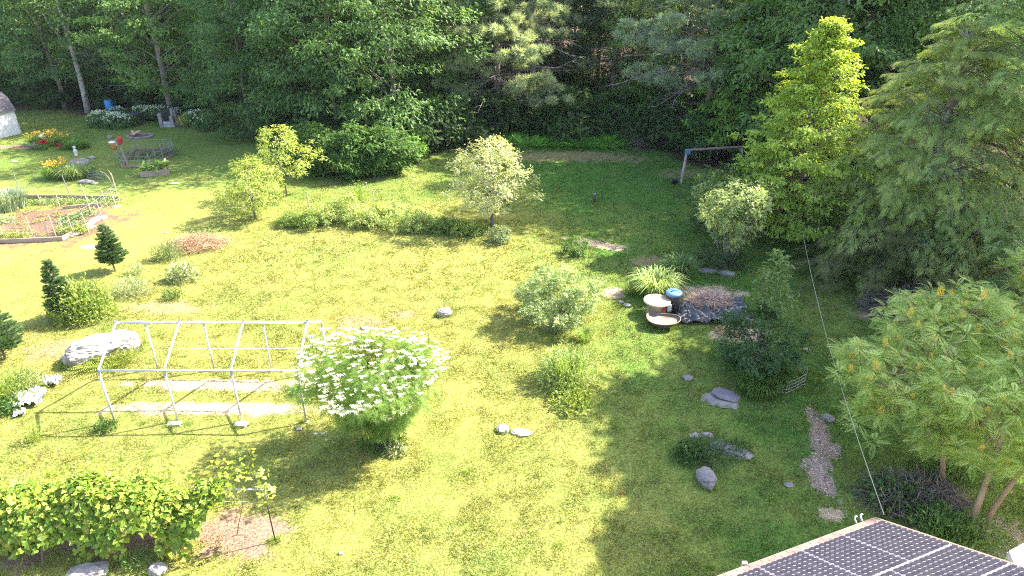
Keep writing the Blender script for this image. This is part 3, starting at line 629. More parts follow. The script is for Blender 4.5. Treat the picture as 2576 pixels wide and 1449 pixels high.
# small spruces at the left
def spruce(seed, h, R, low, n_b=300):
    rs = np.random.RandomState(seed); P = []; D = []; T = []; br = []
    for i in range(n_b):
        t = rs.uniform(0, 1)**1.2; z = low+(h-low)*t*.97; L = R*(1-t)**.8*min(1, .55+t*4)*rs.uniform(.75, 1.15)+.10; a = rs.uniform(0, 2*PI)
        o = np.array([math.cos(a), math.sin(a), 0]); m = max(5, int(16*L/R+4)); s = rs.uniform(.15, 1, m)[:, None]
        p = np.array([0, 0, z])+o*L*s+np.array([0, 0, 1])*(L*.25*s); sd = np.array([-o[1], o[0], 0])
        D.append(unit(o*(.5+s)+sd*rs.uniform(-1.2, 1.2, (m, 1))+np.array([0, 0, .15]))); P.append(p); T.append(np.full(m, t)); br.append((z, L, o))
    P = np.concatenate(P); D = np.concatenate(D); N = len(P); T = np.concatenate(T)
    V, F, C = scatter(T_tuft(9, .09, .45, 4), P, D, unit(rs.normal(size=(N, 3))*.3+np.array([0, 0, 1])), rs.uniform(.13, .21, N)*(1-.3*T), shade(rs, N, (.030, .075, .025), (.13, .21, .075), .25))
    def extra(mb, at):
        for z, L, o in br[::2]: a = at(z); mb.tube([a, a+Vector(o*L*.8)+Vector((0, 0, L*.2))], [.012, .005], 3, cap=False)
    return trunk_mesh(rs, h+.12, .045, [], limbs=0, extra=extra, r_top=.1), sheet('crown', V, F, M_NEEDLE, C)
for px, py, h, R, sd, lab in [(292, 684, 2.35, .56, 301, 'small dark spruce on a short bare trunk at the left of the lawn'), (166, 806, 2.7, .42, 302, 'narrow dark spruce rising behind the bright weeds at the left'), (14, 905, 2.4, .85, 303, 'dark spruce cut by the left edge of the view')]:
    tree('spruce', lab, 'tree', G(px, py), *spruce(sd, h, R, .42))

# herbaceous clumps: leafy weeds, grasses, ferns, lilies
def herb(rs, n, R, h, c1, c2, size=.14, tpl=TNAR, sy=1.0, upright=.8, lean=.5, layers=True):
    a = rs.uniform(0, 2*PI, n); r = rs.uniform(0, 1, n)**.6*R; z = rs.uniform(.05, 1, n)*h*np.sqrt(np.clip(1-(r/(R*1.05))**2, .05, 1))*(rs.uniform(.75, 1.15, n))
    pos = np.stack([r*np.cos(a), r*np.sin(a)*sy, z], 1); o = np.stack([np.cos(a), np.sin(a), np.zeros(n)], 1)
    d = unit(o*lean+rs.normal(size=(n, 3))*.7+np.array([0, 0, upright])); nr = unit(rs.normal(size=(n, 3))*.6+np.array([0, 0, 1])+o*.3)
    return scatter(tpl, pos, d, nr, rs.uniform(.7, 1.3, n)*size, shade(rs, n, c1, c2, .22))
def tussock(rs, n, R, h, c1, c2, wd=.055, bend=.5, sy=1.0):
    """arching strap leaves: three joined segments each"""
    a = rs.uniform(0, 2*PI, n); r = rs.uniform(0, 1, n)**.7*R*.6; p = np.stack([r*np.cos(a), r*np.sin(a)*sy, np.zeros(n)], 1)
    a2 = a+rs.normal(size=n)*.6; o = np.stack([np.cos(a2), np.sin(a2), np.zeros(n)], 1); sd = np.stack([-np.sin(a2), np.cos(a2), np.zeros(n)], 1)*(wd*h*.5)
    L = h*rs.uniform(.6, 1.15, n)[:, None]; b = bend*rs.uniform(.3, 1.4, n)[:, None]; u = np.array([0, 0, 1.])
    pts = [p, p+o*L*b*.18+u*L*.45, p+o*L*b*.55+u*L*.78, p+o*L*b*1.1+u*L*(.95-.45*b)]
    w_ = [.6, 1, .8, .05]; V = np.stack([q+s*sd*w_[i] for i, q in enumerate(pts) for s in (-1, 1)], 1)
    F = np.array([(2*i, 2*i+1, 2*i+3) for i in range(3)]+[(2*i, 2*i+3, 2*i+2) for i in range(3)])
    C = np.repeat(shade(rs, n, c1, c2, .2), 8, axis=0)
    return V.reshape(-1, 3), (F[None]+(np.arange(n)*8)[:, None, None]).reshape(-1, 3), C
def clump_obj(name, label, cat, loc, parts, group=None, material=None):
    return props(link(name, sheet(name, *join(parts)[:2], material or M_LEAF, join(parts)[2]), None, loc), label, cat, group)
WEED = ((.14, .22, .04), (.30, .36, .09)); PALE = ((.20, .25, .12), (.38, .42, .26)); GRS = ((.13, .22, .04), (.30, .38, .10)); DG = ((.05, .11, .025), (.11, .19, .05))
HERBS = [ # px, py, R, h, n, size, colours, label, sy
  (215, 800, 1.35, 1.7, 2600, .13, WEED, 'bright yellow green weed thicket behind the big boulder', .7), (335, 745, .85, .9, 900, .13, PALE, 'grey green leafy weeds left of the tall goldenrods', .7),
  (425, 650, .8, 1.1, 800, .14, ((.12, .18, .07), (.28, .32, .16)), 'tall pale leaved weeds left of the dry mound', .7), (462, 705, .75, .9, 800, .13, PALE, 'silvery weeds below the dry mound', .7),
  (437, 752, .5, .6, 420, .12, DG, 'small dark green weed clump in front of the silvery weeds', .8), (30, 1000, 1.15, 1.1, 1500, .13, WEED, 'leafy thicket at the left edge behind the crumpled plastic', .8),
  (15, 1035, .5, .55, 420, .13, DG, 'dark green weeds at the left edge beside the white plastic', .8), (82, 975, .5, .7, 500, .12, PALE, 'bluish grey weeds beside the crumpled plastic', .8),
  (88, 1110, .28, .8, 240, .10, WEED, 'small upright sapling alone on the left lawn', 1), (268, 1080, .35, .32, 320, .08, DG, 'low green weeds at the foot of the left carport leg', .8),
  (345, 690, .45, .7, 300, .11, PALE, 'thin pale weeds right of the small spruce', .8), (1425, 960, 1.1, 1.35, 2300, .14, ((.17, .26, .06), (.36, .44, .17)), 'tall pale green goldenrod stand right of the lawn centre', .85),
  (1435, 1010, .7, .40, 600, .13, WEED, 'lower goldenrods in front of the tall pale stand', 1.3), (1785, 1150, 1.0, .55, 1000, .13, ((.05, .10, .04), (.12, .19, .08)), 'dark weeds growing over the flat ledge rock', .8),
  (1860, 1135, .35, .4, 260, .13, DG, 'small leafy plant at the right end of the ledge rock', .9), (1740, 1150, .55, .6, 420, .14, DG, 'dark weeds left of the ledge rock', .8),
  (905, 505, .6, 1.15, 500, .13, ((.17, .26, .05), (.32, .40, .10)), 'light green tuft behind the berry patch', 1), (1240, 598, .5, .4, 260, .11, PALE, 'weeds at the foot of the apple tree', .8),
  (1000, 1140, .35, .35, 260, .10, PALE, 'pale weeds right of the flowering elder foot', .8), (965, 1120, .75, .6, 700, .16, DG, 'dark green suckers around the base of the flowering elder', .8),
  (1070, 430, .5, .8, 260, .13, DG, 'thin green sprout on the shaded back lawn', 1), (1680, 640, .5, .5, 260, .12, WEED, 'sparse weeds beside the reddish bare soil', .7),
  (2200, 690, 1.2, .8, 900, .13, ((.10, .16, .04), (.30, .30, .08)), 'yellowish weeds under the hemlock boughs', .7), (2390, 1200, .7, .9, 700, .17, ((.07, .15, .03), (.2, .3, .08)), 'leafy undergrowth left of the sumac trunks', .8),
  (2250, 1260, 1.0, .6, 800, .15, DG, 'shaded weeds above the roof corner', .8), (2360, 1350, .9, .8, 900, .17, ((.06, .13, .03), (.16, .25, .06)), 'green undergrowth between the roof and the sumac trunks', .8),
  (2450, 1375, .9, .7, 800, .17, ((.07, .14, .03), (.22, .3, .08)), 'ferny undergrowth right of the sumac trunks', .8), (2330, 1300, .7, .5, 500, .15, DG, 'dark weeds between the roof corner and the sumac', .8),
  (350, 1420, .5, .35, 420, .10, ((.09, .17, .04), (.2, .3, .08)), 'low green plants between the two bottom left rocks', .8), (1400, 830, .6, .5, 400, .12, PALE, 'pale weeds under the rounded silvery bush', .8)]
for i, (px, py, R, h, n, size, c, lab, sy) in enumerate(HERBS):
    rs = np.random.RandomState(400+i)
    clump_obj('weed_clump', lab, 'weeds', G(px, py), [herb(rs, n, R, h, c[0], c[1], size, TNAR if i % 3 else TL, sy), tussock(rs, max(20, n//12), R, h*.9, c[0], c[1], .03, .3, sy)])
for i, (px, py, R, h, n, c, lab, bend) in enumerate([
  (1648, 748, .95, 1.25, 520, ((.15, .24, .06), (.38, .44, .17)), 'large pale ornamental grass tussock behind the round table', .6), (1705, 695, .8, 1.1, 420, ((.08, .16, .04), (.2, .28, .10)), 'dark ornamental grass tussock behind the reddish soil', .6),
  (1470, 858, .45, .55, 200, GRS, 'small grass tussock below the rounded silvery bush', .7), (1905, 985, 1.0, .7, 900, ((.07, .14, .03), (.15, .24, .05)), 'uncut grass clump around the ringed sapling', .5),
  (1940, 970, .8, .8, 800, ((.07, .15, .03), (.16, .25, .05)), 'domed grass clump inside the wire ring', .5), (1845, 905, .7, .5, 420, DG, 'long grass left of the ringed sapling', .5),
  (1580, 742, .4, .6, 160, GRS, 'thin grass tuft left of the round table', .6), (2085, 550, .8, .6, 260, DG, 'dark grass under the bright tree', .5),
  (700, 560, .5, .4, 160, GRS, 'grass tuft at the left end of the berry patch', .8), (1235, 1440, 1.1, .14, 700, ((.16, .26, .06), (.3, .4, .13)), 'lush pale grass patch at the bottom of the view', .8),
  (25, 525, 1.5, 1.15, 700, ((.16, .22, .13), (.34, .40, .28)), 'blue green onion leaves at the left end of the vegetable bed', .4)]):
    rs = np.random.RandomState(460+i); clump_obj('grass_tussock', lab, 'tall grass', G(px, py), [tussock(rs, n, R, h, c[0], c[1], .035, bend)], material=M_GRASS)

# berry patch in the middle: a run of individual bushes
BP = [(735, 566, .75, .7), (790, 572, .95, .9), (835, 562, 1.0, 1.25), (882, 560, 1.0, 1.5), (915, 575, .9, 1.1), (962, 568, 1.0, 1.2), (1008, 580, .95, 1.0), (1060, 580, 1.0, .9), (1110, 583, .95, .85), (1158, 585, .9, .75), (1195, 585, .7, .5), (985, 545, .8, .9), (1045, 556, .8, .8)]
BL = ['low dark bush at the left tip of the berry patch', 'dark rounded berry bush second from the left tip', 'pale green berry bush left of the tallest ones', 'tallest pale leaved berry bush of the patch', 'silvery berry bush right of the tallest one', 'pale berry bush in the middle of the patch', 'green berry bush right of the patch middle', 'low yellow green berry bush before the shaded ones', 'shaded low berry bush left of the apple tree', 'dark shaded berry bush near the apple tree', 'smallest berry bush at the foot of the apple tree', 'berry bush at the back of the patch middle', 'berry bush at the back right of the patch']
for i, ((px, py, R, h), lab) in enumerate(zip(BP, BL)):
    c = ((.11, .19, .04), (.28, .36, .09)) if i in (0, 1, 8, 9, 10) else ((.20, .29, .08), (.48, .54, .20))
    shrub('berry_bush', lab, 'bush', G(px, py), shrub_mesh(500+i, h, R, 60, 24, .16, c[0], c[1], TSPR, rad=.22, stems=9, sy=.75, prof=prof_egg(R, .4)), group='berry bushes in the middle of the lawn')

# ferns in front of the pines and beside the boulder
def fern(rs, L=.8, n=11, c1=(.10, .27, .03), c2=(.20, .42, .06)):
    a = np.linspace(0, 2*PI, n, endpoint=False)+rs.uniform(0, .5, n); d = np.stack([np.cos(a), np.sin(a), rs.uniform(.35, 1.1, n)], 1)
    return scatter(TFERN, np.zeros((n, 3))+np.array([0, 0, .03]), unit(d), np.stack([-np.cos(a)*.5, -np.sin(a)*.5, np.ones(n)], 1), L*rs.uniform(.75, 1.15, n), shade(rs, n, c1, c2, .2))
fm_ = [sheet('fern', *(lambda q: (q[0], q[1], M_LEAF, q[2]))(fern(np.random.RandomState(600+i)))) for i in range(4)]
r_ = random.Random(8); k = 0
for row, (pa, pb, py) in enumerate([(1262, 1580, 372), (1270, 1595, 360), (1262, 1600, 347), (1270, 1590, 335), (1130, 1240, 352)]):
    n = 22 if row < 4 else 6
    for i in range(n):
        g = G(pa+(pb-pa)*(i+r_.random()*.8)/n, py+r_.uniform(-5, 4)-(6 if row == 0 and i < 3 else 0))
        props(link('fern', fm_[k % 4], None, g, (0, 0, r_.uniform(0, 6)), r_.uniform(.9, 1.5)), 'bright green fern in %s, %s of the bed' % (['the nearest row', 'the second row', 'the third row', 'the back row', 'the short row'][row], ['at the left end', 'left of the middle', 'right of the middle', 'at the right end'][min(3, i*4//n)]), 'fern', 'ferns along the forest edge'); k += 1
for px, py, s in [(262, 905, 1.1), (300, 900, 1.0), (240, 925, 1.0), (285, 925, 1.1), (318, 915, .8)]:
    rs = np.random.RandomState(px); q = join([fern(rs, .75, 13, (.16, .22, .03), (.34, .36, .07)), herb(rs, 160, .35, .4, (.12, .2, .03), (.3, .34, .07), .12)])
    props(link('fern', sheet('fern', q[0], q[1], M_LEAF, q[2]), None, G(px, py), None, s), {262: 'yellow green fern touching the front of the big boulder', 300: 'yellow green fern behind the left carport rafter', 240: 'leftmost yellow green fern below the big boulder', 285: 'lowest yellow green fern behind the carport eave bar', 318: 'small yellow green fern at the right end of the boulder'}[px], 'fern')

# dry mound and brush heaps
def brush(rs, n, R, h, L, c1, c2, wd=.02, sy=1.0, flat=.35):
    a = rs.uniform(0, 2*PI, n); r = rs.uniform(0, 1, n)**.6*R; z = h*np.sqrt(np.clip(1-(r/R)**2, 0, 1))*rs.uniform(.2, 1, n)
    pos = np.stack([r*np.cos(a), r*np.sin(a)*sy, z], 1); d = unit(rs.normal(size=(n, 3))*np.array([1, 1, flat])); pos -= d*L*.5
    pos[:, 2] = np.maximum(pos[:, 2], .0)
    return scatter(T_blade(wd), pos, d, unit(rs.normal(size=(n, 3))), L*rs.uniform(.5, 1.4, n), shade(rs, n, c1, c2, .25))
for i, (px, py, R, h, L, n, c, lab, sy) in enumerate([
  (500, 618, 1.5, .55, .5, 2400, ((.30, .17, .10), (.52, .36, .24)), 'mound of dry reddish brush with weeds on the left lawn', .65),
  (1785, 768, 1.05, .55, .55, 2200, ((.36, .22, .18), (.66, .50, .40)), 'heap of dry straw and twigs on the black tarp', .7),
  (1612, 362, 1.5, .8, .9, 900, ((.20, .14, .12), (.38, .30, .27)), 'brushwood heap right of the fern bed', .7),
  (2285, 775, 1.9, .7, 1.1, 1900, ((.10, .08, .075), (.26, .21, .19)), 'grey brush pile between the cut logs', .6),
  (2300, 1262, 1.3, .5, .9, 1200, ((.09, .07, .07), (.26, .21, .18)), 'dark twig heap right of the clothesline above the roof', .7),
  (1835, 835, .55, .25, .35, 700, ((.42, .28, .18), (.62, .45, .28)), 'small straw pile behind the dark sapling', .7)]):
    rs = np.random.RandomState(640+i); q = brush(rs, n, R, h, L, c[0], c[1], .03, sy)
    parts = [q] + ([herb(rs, 1300, 1.7, .75, (.18, .20, .06), (.44, .36, .20), .10, TNAR, .7)] if i == 0 else [])
    o = clump_obj('brush_pile', lab, 'brush pile', G(px, py), parts, material=M_DRY)

# ------------------------------------------------------------------ carport frame
cp = thing('carport_frame', 'white steel carport frame without its cover standing over pale strips in the grass', 'carport frame', (-12.76, 17.6, 0))
RT = .034
def bar(name, pts, r, mt, parent, label=None, n=8):
    o = MB().tube(pts, r, n).obj(name, mt, parent, True)
    if label: o['label'] = label
    return o
xs = [0, 2.03, 4.09, 6.15]
for i, x in enumerate(xs):
    bar('leg', [(x, 0, -.05), (x, 0, 1.93)], RT, M_WHITE, cp); bar('leg', [(x, 3.0, -.05), (x, 3.0, 1.93)], RT, M_WHITE, cp)
    bar('rafter', [(x, 0, 1.93), (x, .12, 2.06), (x, 1.42, 2.78), (x, 1.58, 2.78), (x, 2.88, 2.06), (x, 3.0, 1.93)], RT, M_WHITE, cp)
for y, z in ((0, 1.98), (1.5, 2.81), (3.0, 1.98)): bar('purlin', [(0, y, z), (xs[-1], y, z)], RT+.002, M_WHITE, cp)
for i, x in enumerate(xs):
    for y in (0, 3.0):
        MB().lathe([(RT+.012, 0), (RT+.012, .16)], 8, (x, y, 1.80)).lathe([(.07, 0), (.07, .012), (0, .012)], 8, (x, y, .0)).obj('fitting', mat('galvanised_fitting', (.50, .50, .50), (.34, .31, .29), 9, .5), cp)
    MB().lathe([(RT+.014, -.09), (RT+.014, .09)], 8, (x, 1.5, 2.80)).obj('fitting', MATS['galvanised_fitting'], cp)
bar('rope', [(0, 3.0, .92), (3, 3.0, .88), (xs[-1], 3.0, .93)], .009, M_WHITE, cp, 'thin white rope tied along the back legs')
def block(name, label, cat, loc, d, rz, mt, group=None):
    o = MB().box((0, 0, d[2]/2), d).obj(name, mt, None, bevel=.008, loc=loc, rot=(0, 0, rz)); return props(o, label, cat, group)
g = G(440, 1070); block('paver', 'pale concrete paver under the second carport leg from the left', 'paver', (g.x, g.y, g.z-.02), (.42, .2, .09), .08, M_CONC)
g = G(607, 1069); block('paver', 'pale concrete paver under the third carport leg from the left', 'paver', (g.x, g.y, g.z-.02), (.40, .24, .10), -.05, M_CONC)

# ------------------------------------------------------------------ flowering elder
g = G(968, 1118); rs = np.random.RandomState(700)
el = thing('flowering_elder', 'large elder bush covered in flat white flower heads beside the carport frame', 'bush', g)
prof = lambda t: 2.1*(.24+.84*min(1, t*1.2))*(1 if t < .62 else math.sqrt(max(0, 1-((t-.62)/.42)**2)))
cen = envelope(rs, 400, .7, 3.35, prof, .35, .30); cen[:, 0] = cen[:, 0]*1.0-.25*(cen[:, 2]/3.4); cen[:, 1] *= .8
V, F, C = clumps(rs, cen, .28, 20, .24, (.095, .185, .035), (.24, .35, .075), TPIN, flat=.8, up=.8, droop=.1, center=(0, 0, .6))
link('foliage', sheet('foliage', V, F, M_LEAF, C), el)
mb = MB()
for i in range(46):
    c = Vector(cen[rs.randint(400)]); b = Vector((rs.normal()*.16, rs.normal()*.16, -.05)); mb.tube([b, b.lerp(c, .5)+Vector((0, 0, .2)), c], [.022, .017, .008], 5, cap=False)
mb.obj('stems', M_BARKP, el, True)
def umbel(seed):
    r = np.random.RandomState(seed); n = 46; a = r.uniform(0, 6.28, n); q = np.sqrt(r.uniform(0, 1, n))*(.085+.03*np.sin(a*3+seed))
    pos = np.stack([q*np.cos(a), q*np.sin(a), .03-q*q*1.6+r.uniform(-.006, .008, n)], 1); d = np.stack([np.cos(a*7), np.sin(a*7), np.zeros(n)], 1)
    V, F, C = scatter(T_leaf(.9, .1), pos-d*.016, d, unit(r.normal(size=(n, 3))*.5+np.array([0, 0, 1])), .034, np.tile((.86, .86, .80), (n, 1)))
    v2, f2, c2 = scatter(T_blade(.06), np.tile((0, 0, -.12), (9, 1)).astype(float), unit(np.concatenate([r.normal(size=(9, 2))*.45, np.ones((9, 1))], 1)), unit(r.normal(size=(9, 3))), .13, np.tile((.2, .28, .08), (9, 1)))
    return sheet('umbel', *join([(V, F, C), (v2, f2, c2)])[:2], M_LEAF, join([(V, F, C), (v2, f2, c2)])[2])
um = [umbel(i) for i in range(3)]; kept = []
cand2 = envelope(rs, 3400, .9, 3.4, prof, .93, .30); cand2[:, 0] = cand2[:, 0]-.25*(cand2[:, 2]/3.4); cand2[:, 1] *= .8
r_c = 2.2*np.sqrt(rs.uniform(0, 1, 900)); a_c = rs.uniform(0, 6.28, 900); z_c = .9+2.5*(.62+.40*np.sqrt(np.clip(1-(r_c/2.25)**2, 0, 1)))
cap = np.stack([r_c*np.cos(a_c)-.25*(z_c/3.4), r_c*np.sin(a_c)*.8, z_c+rs.normal(size=900)*.08], 1); cand2 = np.concatenate([cand2, cap]); rs.shuffle(cand2)
for c in cand2:
    if c[1] > .35 and c[2] < 3.0: continue
    if c[1] > 1.3: continue
    if c[2] < 1.6 and rs.uniform() < .6: continue
    if all((c[0]-k[0])**2+(c[1]-k[1])**2+(c[2]-k[2])**2 > rs.choice([.012, .03, .075]) for k in kept): kept.append(c)
    if len(kept) >= 460: break
rs2 = np.random.RandomState(5); extra_u = []
def tilt(c): return (.38-c[1]*.22+rs2.normal()*.2, c[0]*.20+rs2.normal()*.2, rs2.uniform(0, 6))
for i, c in enumerate(kept[:100]): link('flower_head', um[i % 3], el, tuple(c*np.array([1.05, 1.08, 1])+np.array([0, -.05, .16])), tilt(c), float(rs2.choice([.5, .65, .85, 1.1, 1.4])*rs2.uniform(.85, 1.15)))
tv = np.array([v.co for v in um[0].vertices]); tf = np.array([p.vertices for p in um[0].polygons]); tc_ = np.array([a.color[:3] for a in um[0].color_attributes['Col'].data])
ps = []
for c in kept[100:]+[np.array(q) for q in [(-1.9, -.1, .35), (-1.55, -.3, .3), (-1.65, -.25, .5), (-1.35, -.35, .25)]]:
    s = rs2.uniform(.5, 1.15); ps.append((tv*s+np.array(c)*np.array([1.05, 1.08, 1])+np.array([0, -.05, .16]), tf, tc_))
if ps:
    o = link('flower_heads', sheet('flower_heads', *join(ps)[:2], M_LEAF, join(ps)[2]), el); o['kind'] = 'stuff'

# ------------------------------------------------------------------ grape arbor
gp_ = G(694, 1366); ar = thing('grape_trellis', 'grey pipe trellis end rising from bare soil at the right end of the grapevine', 'trellis', gp_)
bar('post', [(0, 0, -.1), (-.01, 0, .9), (.0, 0, 1.42)], .018, M_DARK, ar, 'dark lower post'); bar('post', [(0, 0, 1.40), (0, 0, 1.77)], .024, M_STEEL, ar)
bar('crossbar', [(0, 0, 1.765), (-1.45, .02, 1.75)], .022, M_STEEL, ar)
bar('wire', [(-.1, 0, 1.35), (-9.5, .3, 1.3)], .004, M_WIRE, ar)
rs = np.random.RandomState(710); vx0, vx1 = -15.2, -7.1; vy = 12.75
gv = thing('grapevine', 'long grapevine hedge with broad yellow green leaves hanging over a trellis', 'grapevine', (-9.2, vy, 0)); ox = 9.2
n = 10500; x = vx0+(vx1-vx0)*rs.uniform(0, 1, n)**.92; topz = 1.85+.22*np.sin(x*1.7)+.15*np.sin(x*4.1+1); th = rs.uniform(0, 1, n)
side = rs.uniform(-1, 1, n); z = topz-(np.abs(side)**2.0)*(1.0+.35*np.sin(x*2.3))-rs.uniform(0, .22, n); y = side*.78*(1+.2*np.sin(x*3.1))+rs.normal(size=n)*.08
fade = np.clip((vx1-x)/.9, .25, 1); z = topz-(topz-z)*fade; y *= fade
pos = np.stack([x+ox, y, z], 1); out = np.stack([rs.normal(size=n)*.4, np.sign(side)*np.abs(side)*1.2, 1.1-np.abs(side)*.7], 1)
nr = unit(out+rs.normal(size=(n, 3))*.42+np.array([.25, 0, .25])); d = unit(np.stack([rs.normal(size=n)*.7, side*.6+rs.normal(size=n)*.4, -.7+rs.normal(size=n)*.35], 1)); d = unit(d-nr*(d*nr).sum(1, keepdims=True))
col = shade(rs, n, (.10, .20, .025), (.27, .33, .045), .25); yl = rs.uniform(0, 1, n) < .06; col[yl] = np.array((.46, .36, .10))*rs.uniform(.8, 1.2, (yl.sum(), 1))
parts = [scatter(TLO, pos, d, nr, rs.uniform(.085, .155, n), col)]
m_ = 900; xx = vx0+(vx1+.7-vx0)*rs.uniform(0, 1, m_); pos = np.stack([xx+ox, rs.normal(size=m_)*.5-.2, 1.85+.22*np.sin(xx*1.7)+rs.uniform(-.1, .42, m_)-.0*xx], 1)
parts.append(scatter(TLO, pos, unit(rs.normal(size=(m_, 3))+np.array([0, 0, .5])), unit(rs.normal(size=(m_, 3))*.5+np.array([0, 0, 1])), rs.uniform(.06, .13, m_), shade(rs, m_, (.18, .28, .03), (.34, .40, .06), .15)))
for hx in (-14.3, -13.2, -12.1, -10.5, -9.6, -8.6):         # hanging shoots on the near side
    k = 34; zz = rs.uniform(.15, 1.0, k); pos = np.stack([hx+ox+rs.normal(size=k)*.09, -.75+rs.normal(size=k)*.07, zz], 1)
    parts.append(scatter(TLO, pos, unit(rs.normal(size=(k, 3))*.5+np.array([0, -.3, -1])), unit(rs.normal(size=(k, 3))*.5+np.array([0, -.8, .6])), rs.uniform(.10, .17, k), shade(rs, k, (.15, .24, .03), (.30, .34, .06), .15)))
k = 60; pos = np.stack([-6.1+ox+rs.normal(size=k)*.13, rs.normal(size=k)*.12, 1.75+rs.uniform(-.35, .5, k)], 1)
parts.append(scatter(TLO, pos, unit(rs.normal(size=(k, 3))), unit(rs.normal(size=(k, 3))*.5+np.array([0, 0, 1])), rs.uniform(.07, .14, k), shade(rs, k, (.28, .36, .05), (.48, .50, .16), .15)))
q = join(parts); link('foliage', sheet('foliage', q[0], q[1], M_LEAF, q[2]), gv)
gt = G(434, 1345); bx, by = gt.x+ox, gt.y-vy
MB().tube([(bx-.05, by, -.05), (bx+.12, by, .25), (bx+.1, by, .5), (bx-.12, by+.05, .85), (bx-.5, 0, 1.3), (bx-2.2, .05, 1.55)], [.045, .035, .03, .028, .022, .012], 7).obj('trunk', M_BARK, gv, True)
MB().tube([(bx+.08, by, .6), (bx+.35, by, .85), (bx+1.0, 0, 1.4), (bx+1.9, .05, 1.7)], [.02, .017, .014, .006], 6).obj('cane', M_BARK, gv, True)
MB().tube([(bx+1.7, .1, .0), (bx+1.85, .1, .5), (bx+2.1, .05, 1.2), (bx+2.2, 0, 1.75)], [.013, .011, .009, .006], 6).obj('cane', M_BARK, gv, True)
gx2 = G(100, 1440); bx2 = gx2.x+ox
MB().tube([(bx2, -.9, -.05), (bx2+.02, -.7, .5), (bx2+.1, -.2, 1.2)], [.03, .022, .015], 6).obj('trunk', M_BARK, gv, True)

# ------------------------------------------------------------------ stones
def rock(label, px, py, dims, seed, mt=M_ROCK, rz=0.0, sink=.25, name='rock', cat='rock', rough=.28, sub=4, tilt_=(0, 0), group=None, loc=None):
    bm = bmesh.new(); bmesh.ops.create_icosphere(bm, subdivisions=sub, radius=1); off = Vector((seed*3.1, seed*1.7, seed*.9))
    for v in bm.verts:
        p = v.co.normalized(); k = 1+rough*noise.noise(p*1.3+off)+rough*.7*noise.noise(p*2.6+off)+rough*.35*noise.noise(p*6+off)+rough*.2*noise.noise(p*13+off)
        q = p*k; q = Vector([math.copysign(abs(c)**.82, c) for c in q]); v.co = Vector((q.x*dims[0]/2, q.y*dims[1]/2, q.z*dims[2]/2+dims[2]*(.5-sink)))
    me = bpy.data.meshes.new(name); bm.to_mesh(me); bm.free(); me.materials.append(mt)
    return props(link(name, me, None, loc or G(px, py), (tilt_[0], tilt_[1], rz)), label, cat, group)
rock('big pale boulder behind the left end of the carport frame', 262, 895, (2.3, 1.15, 1.0), 3, M_ROCKP, .50, .22, 'boulder', 'boulder', .35, 5)
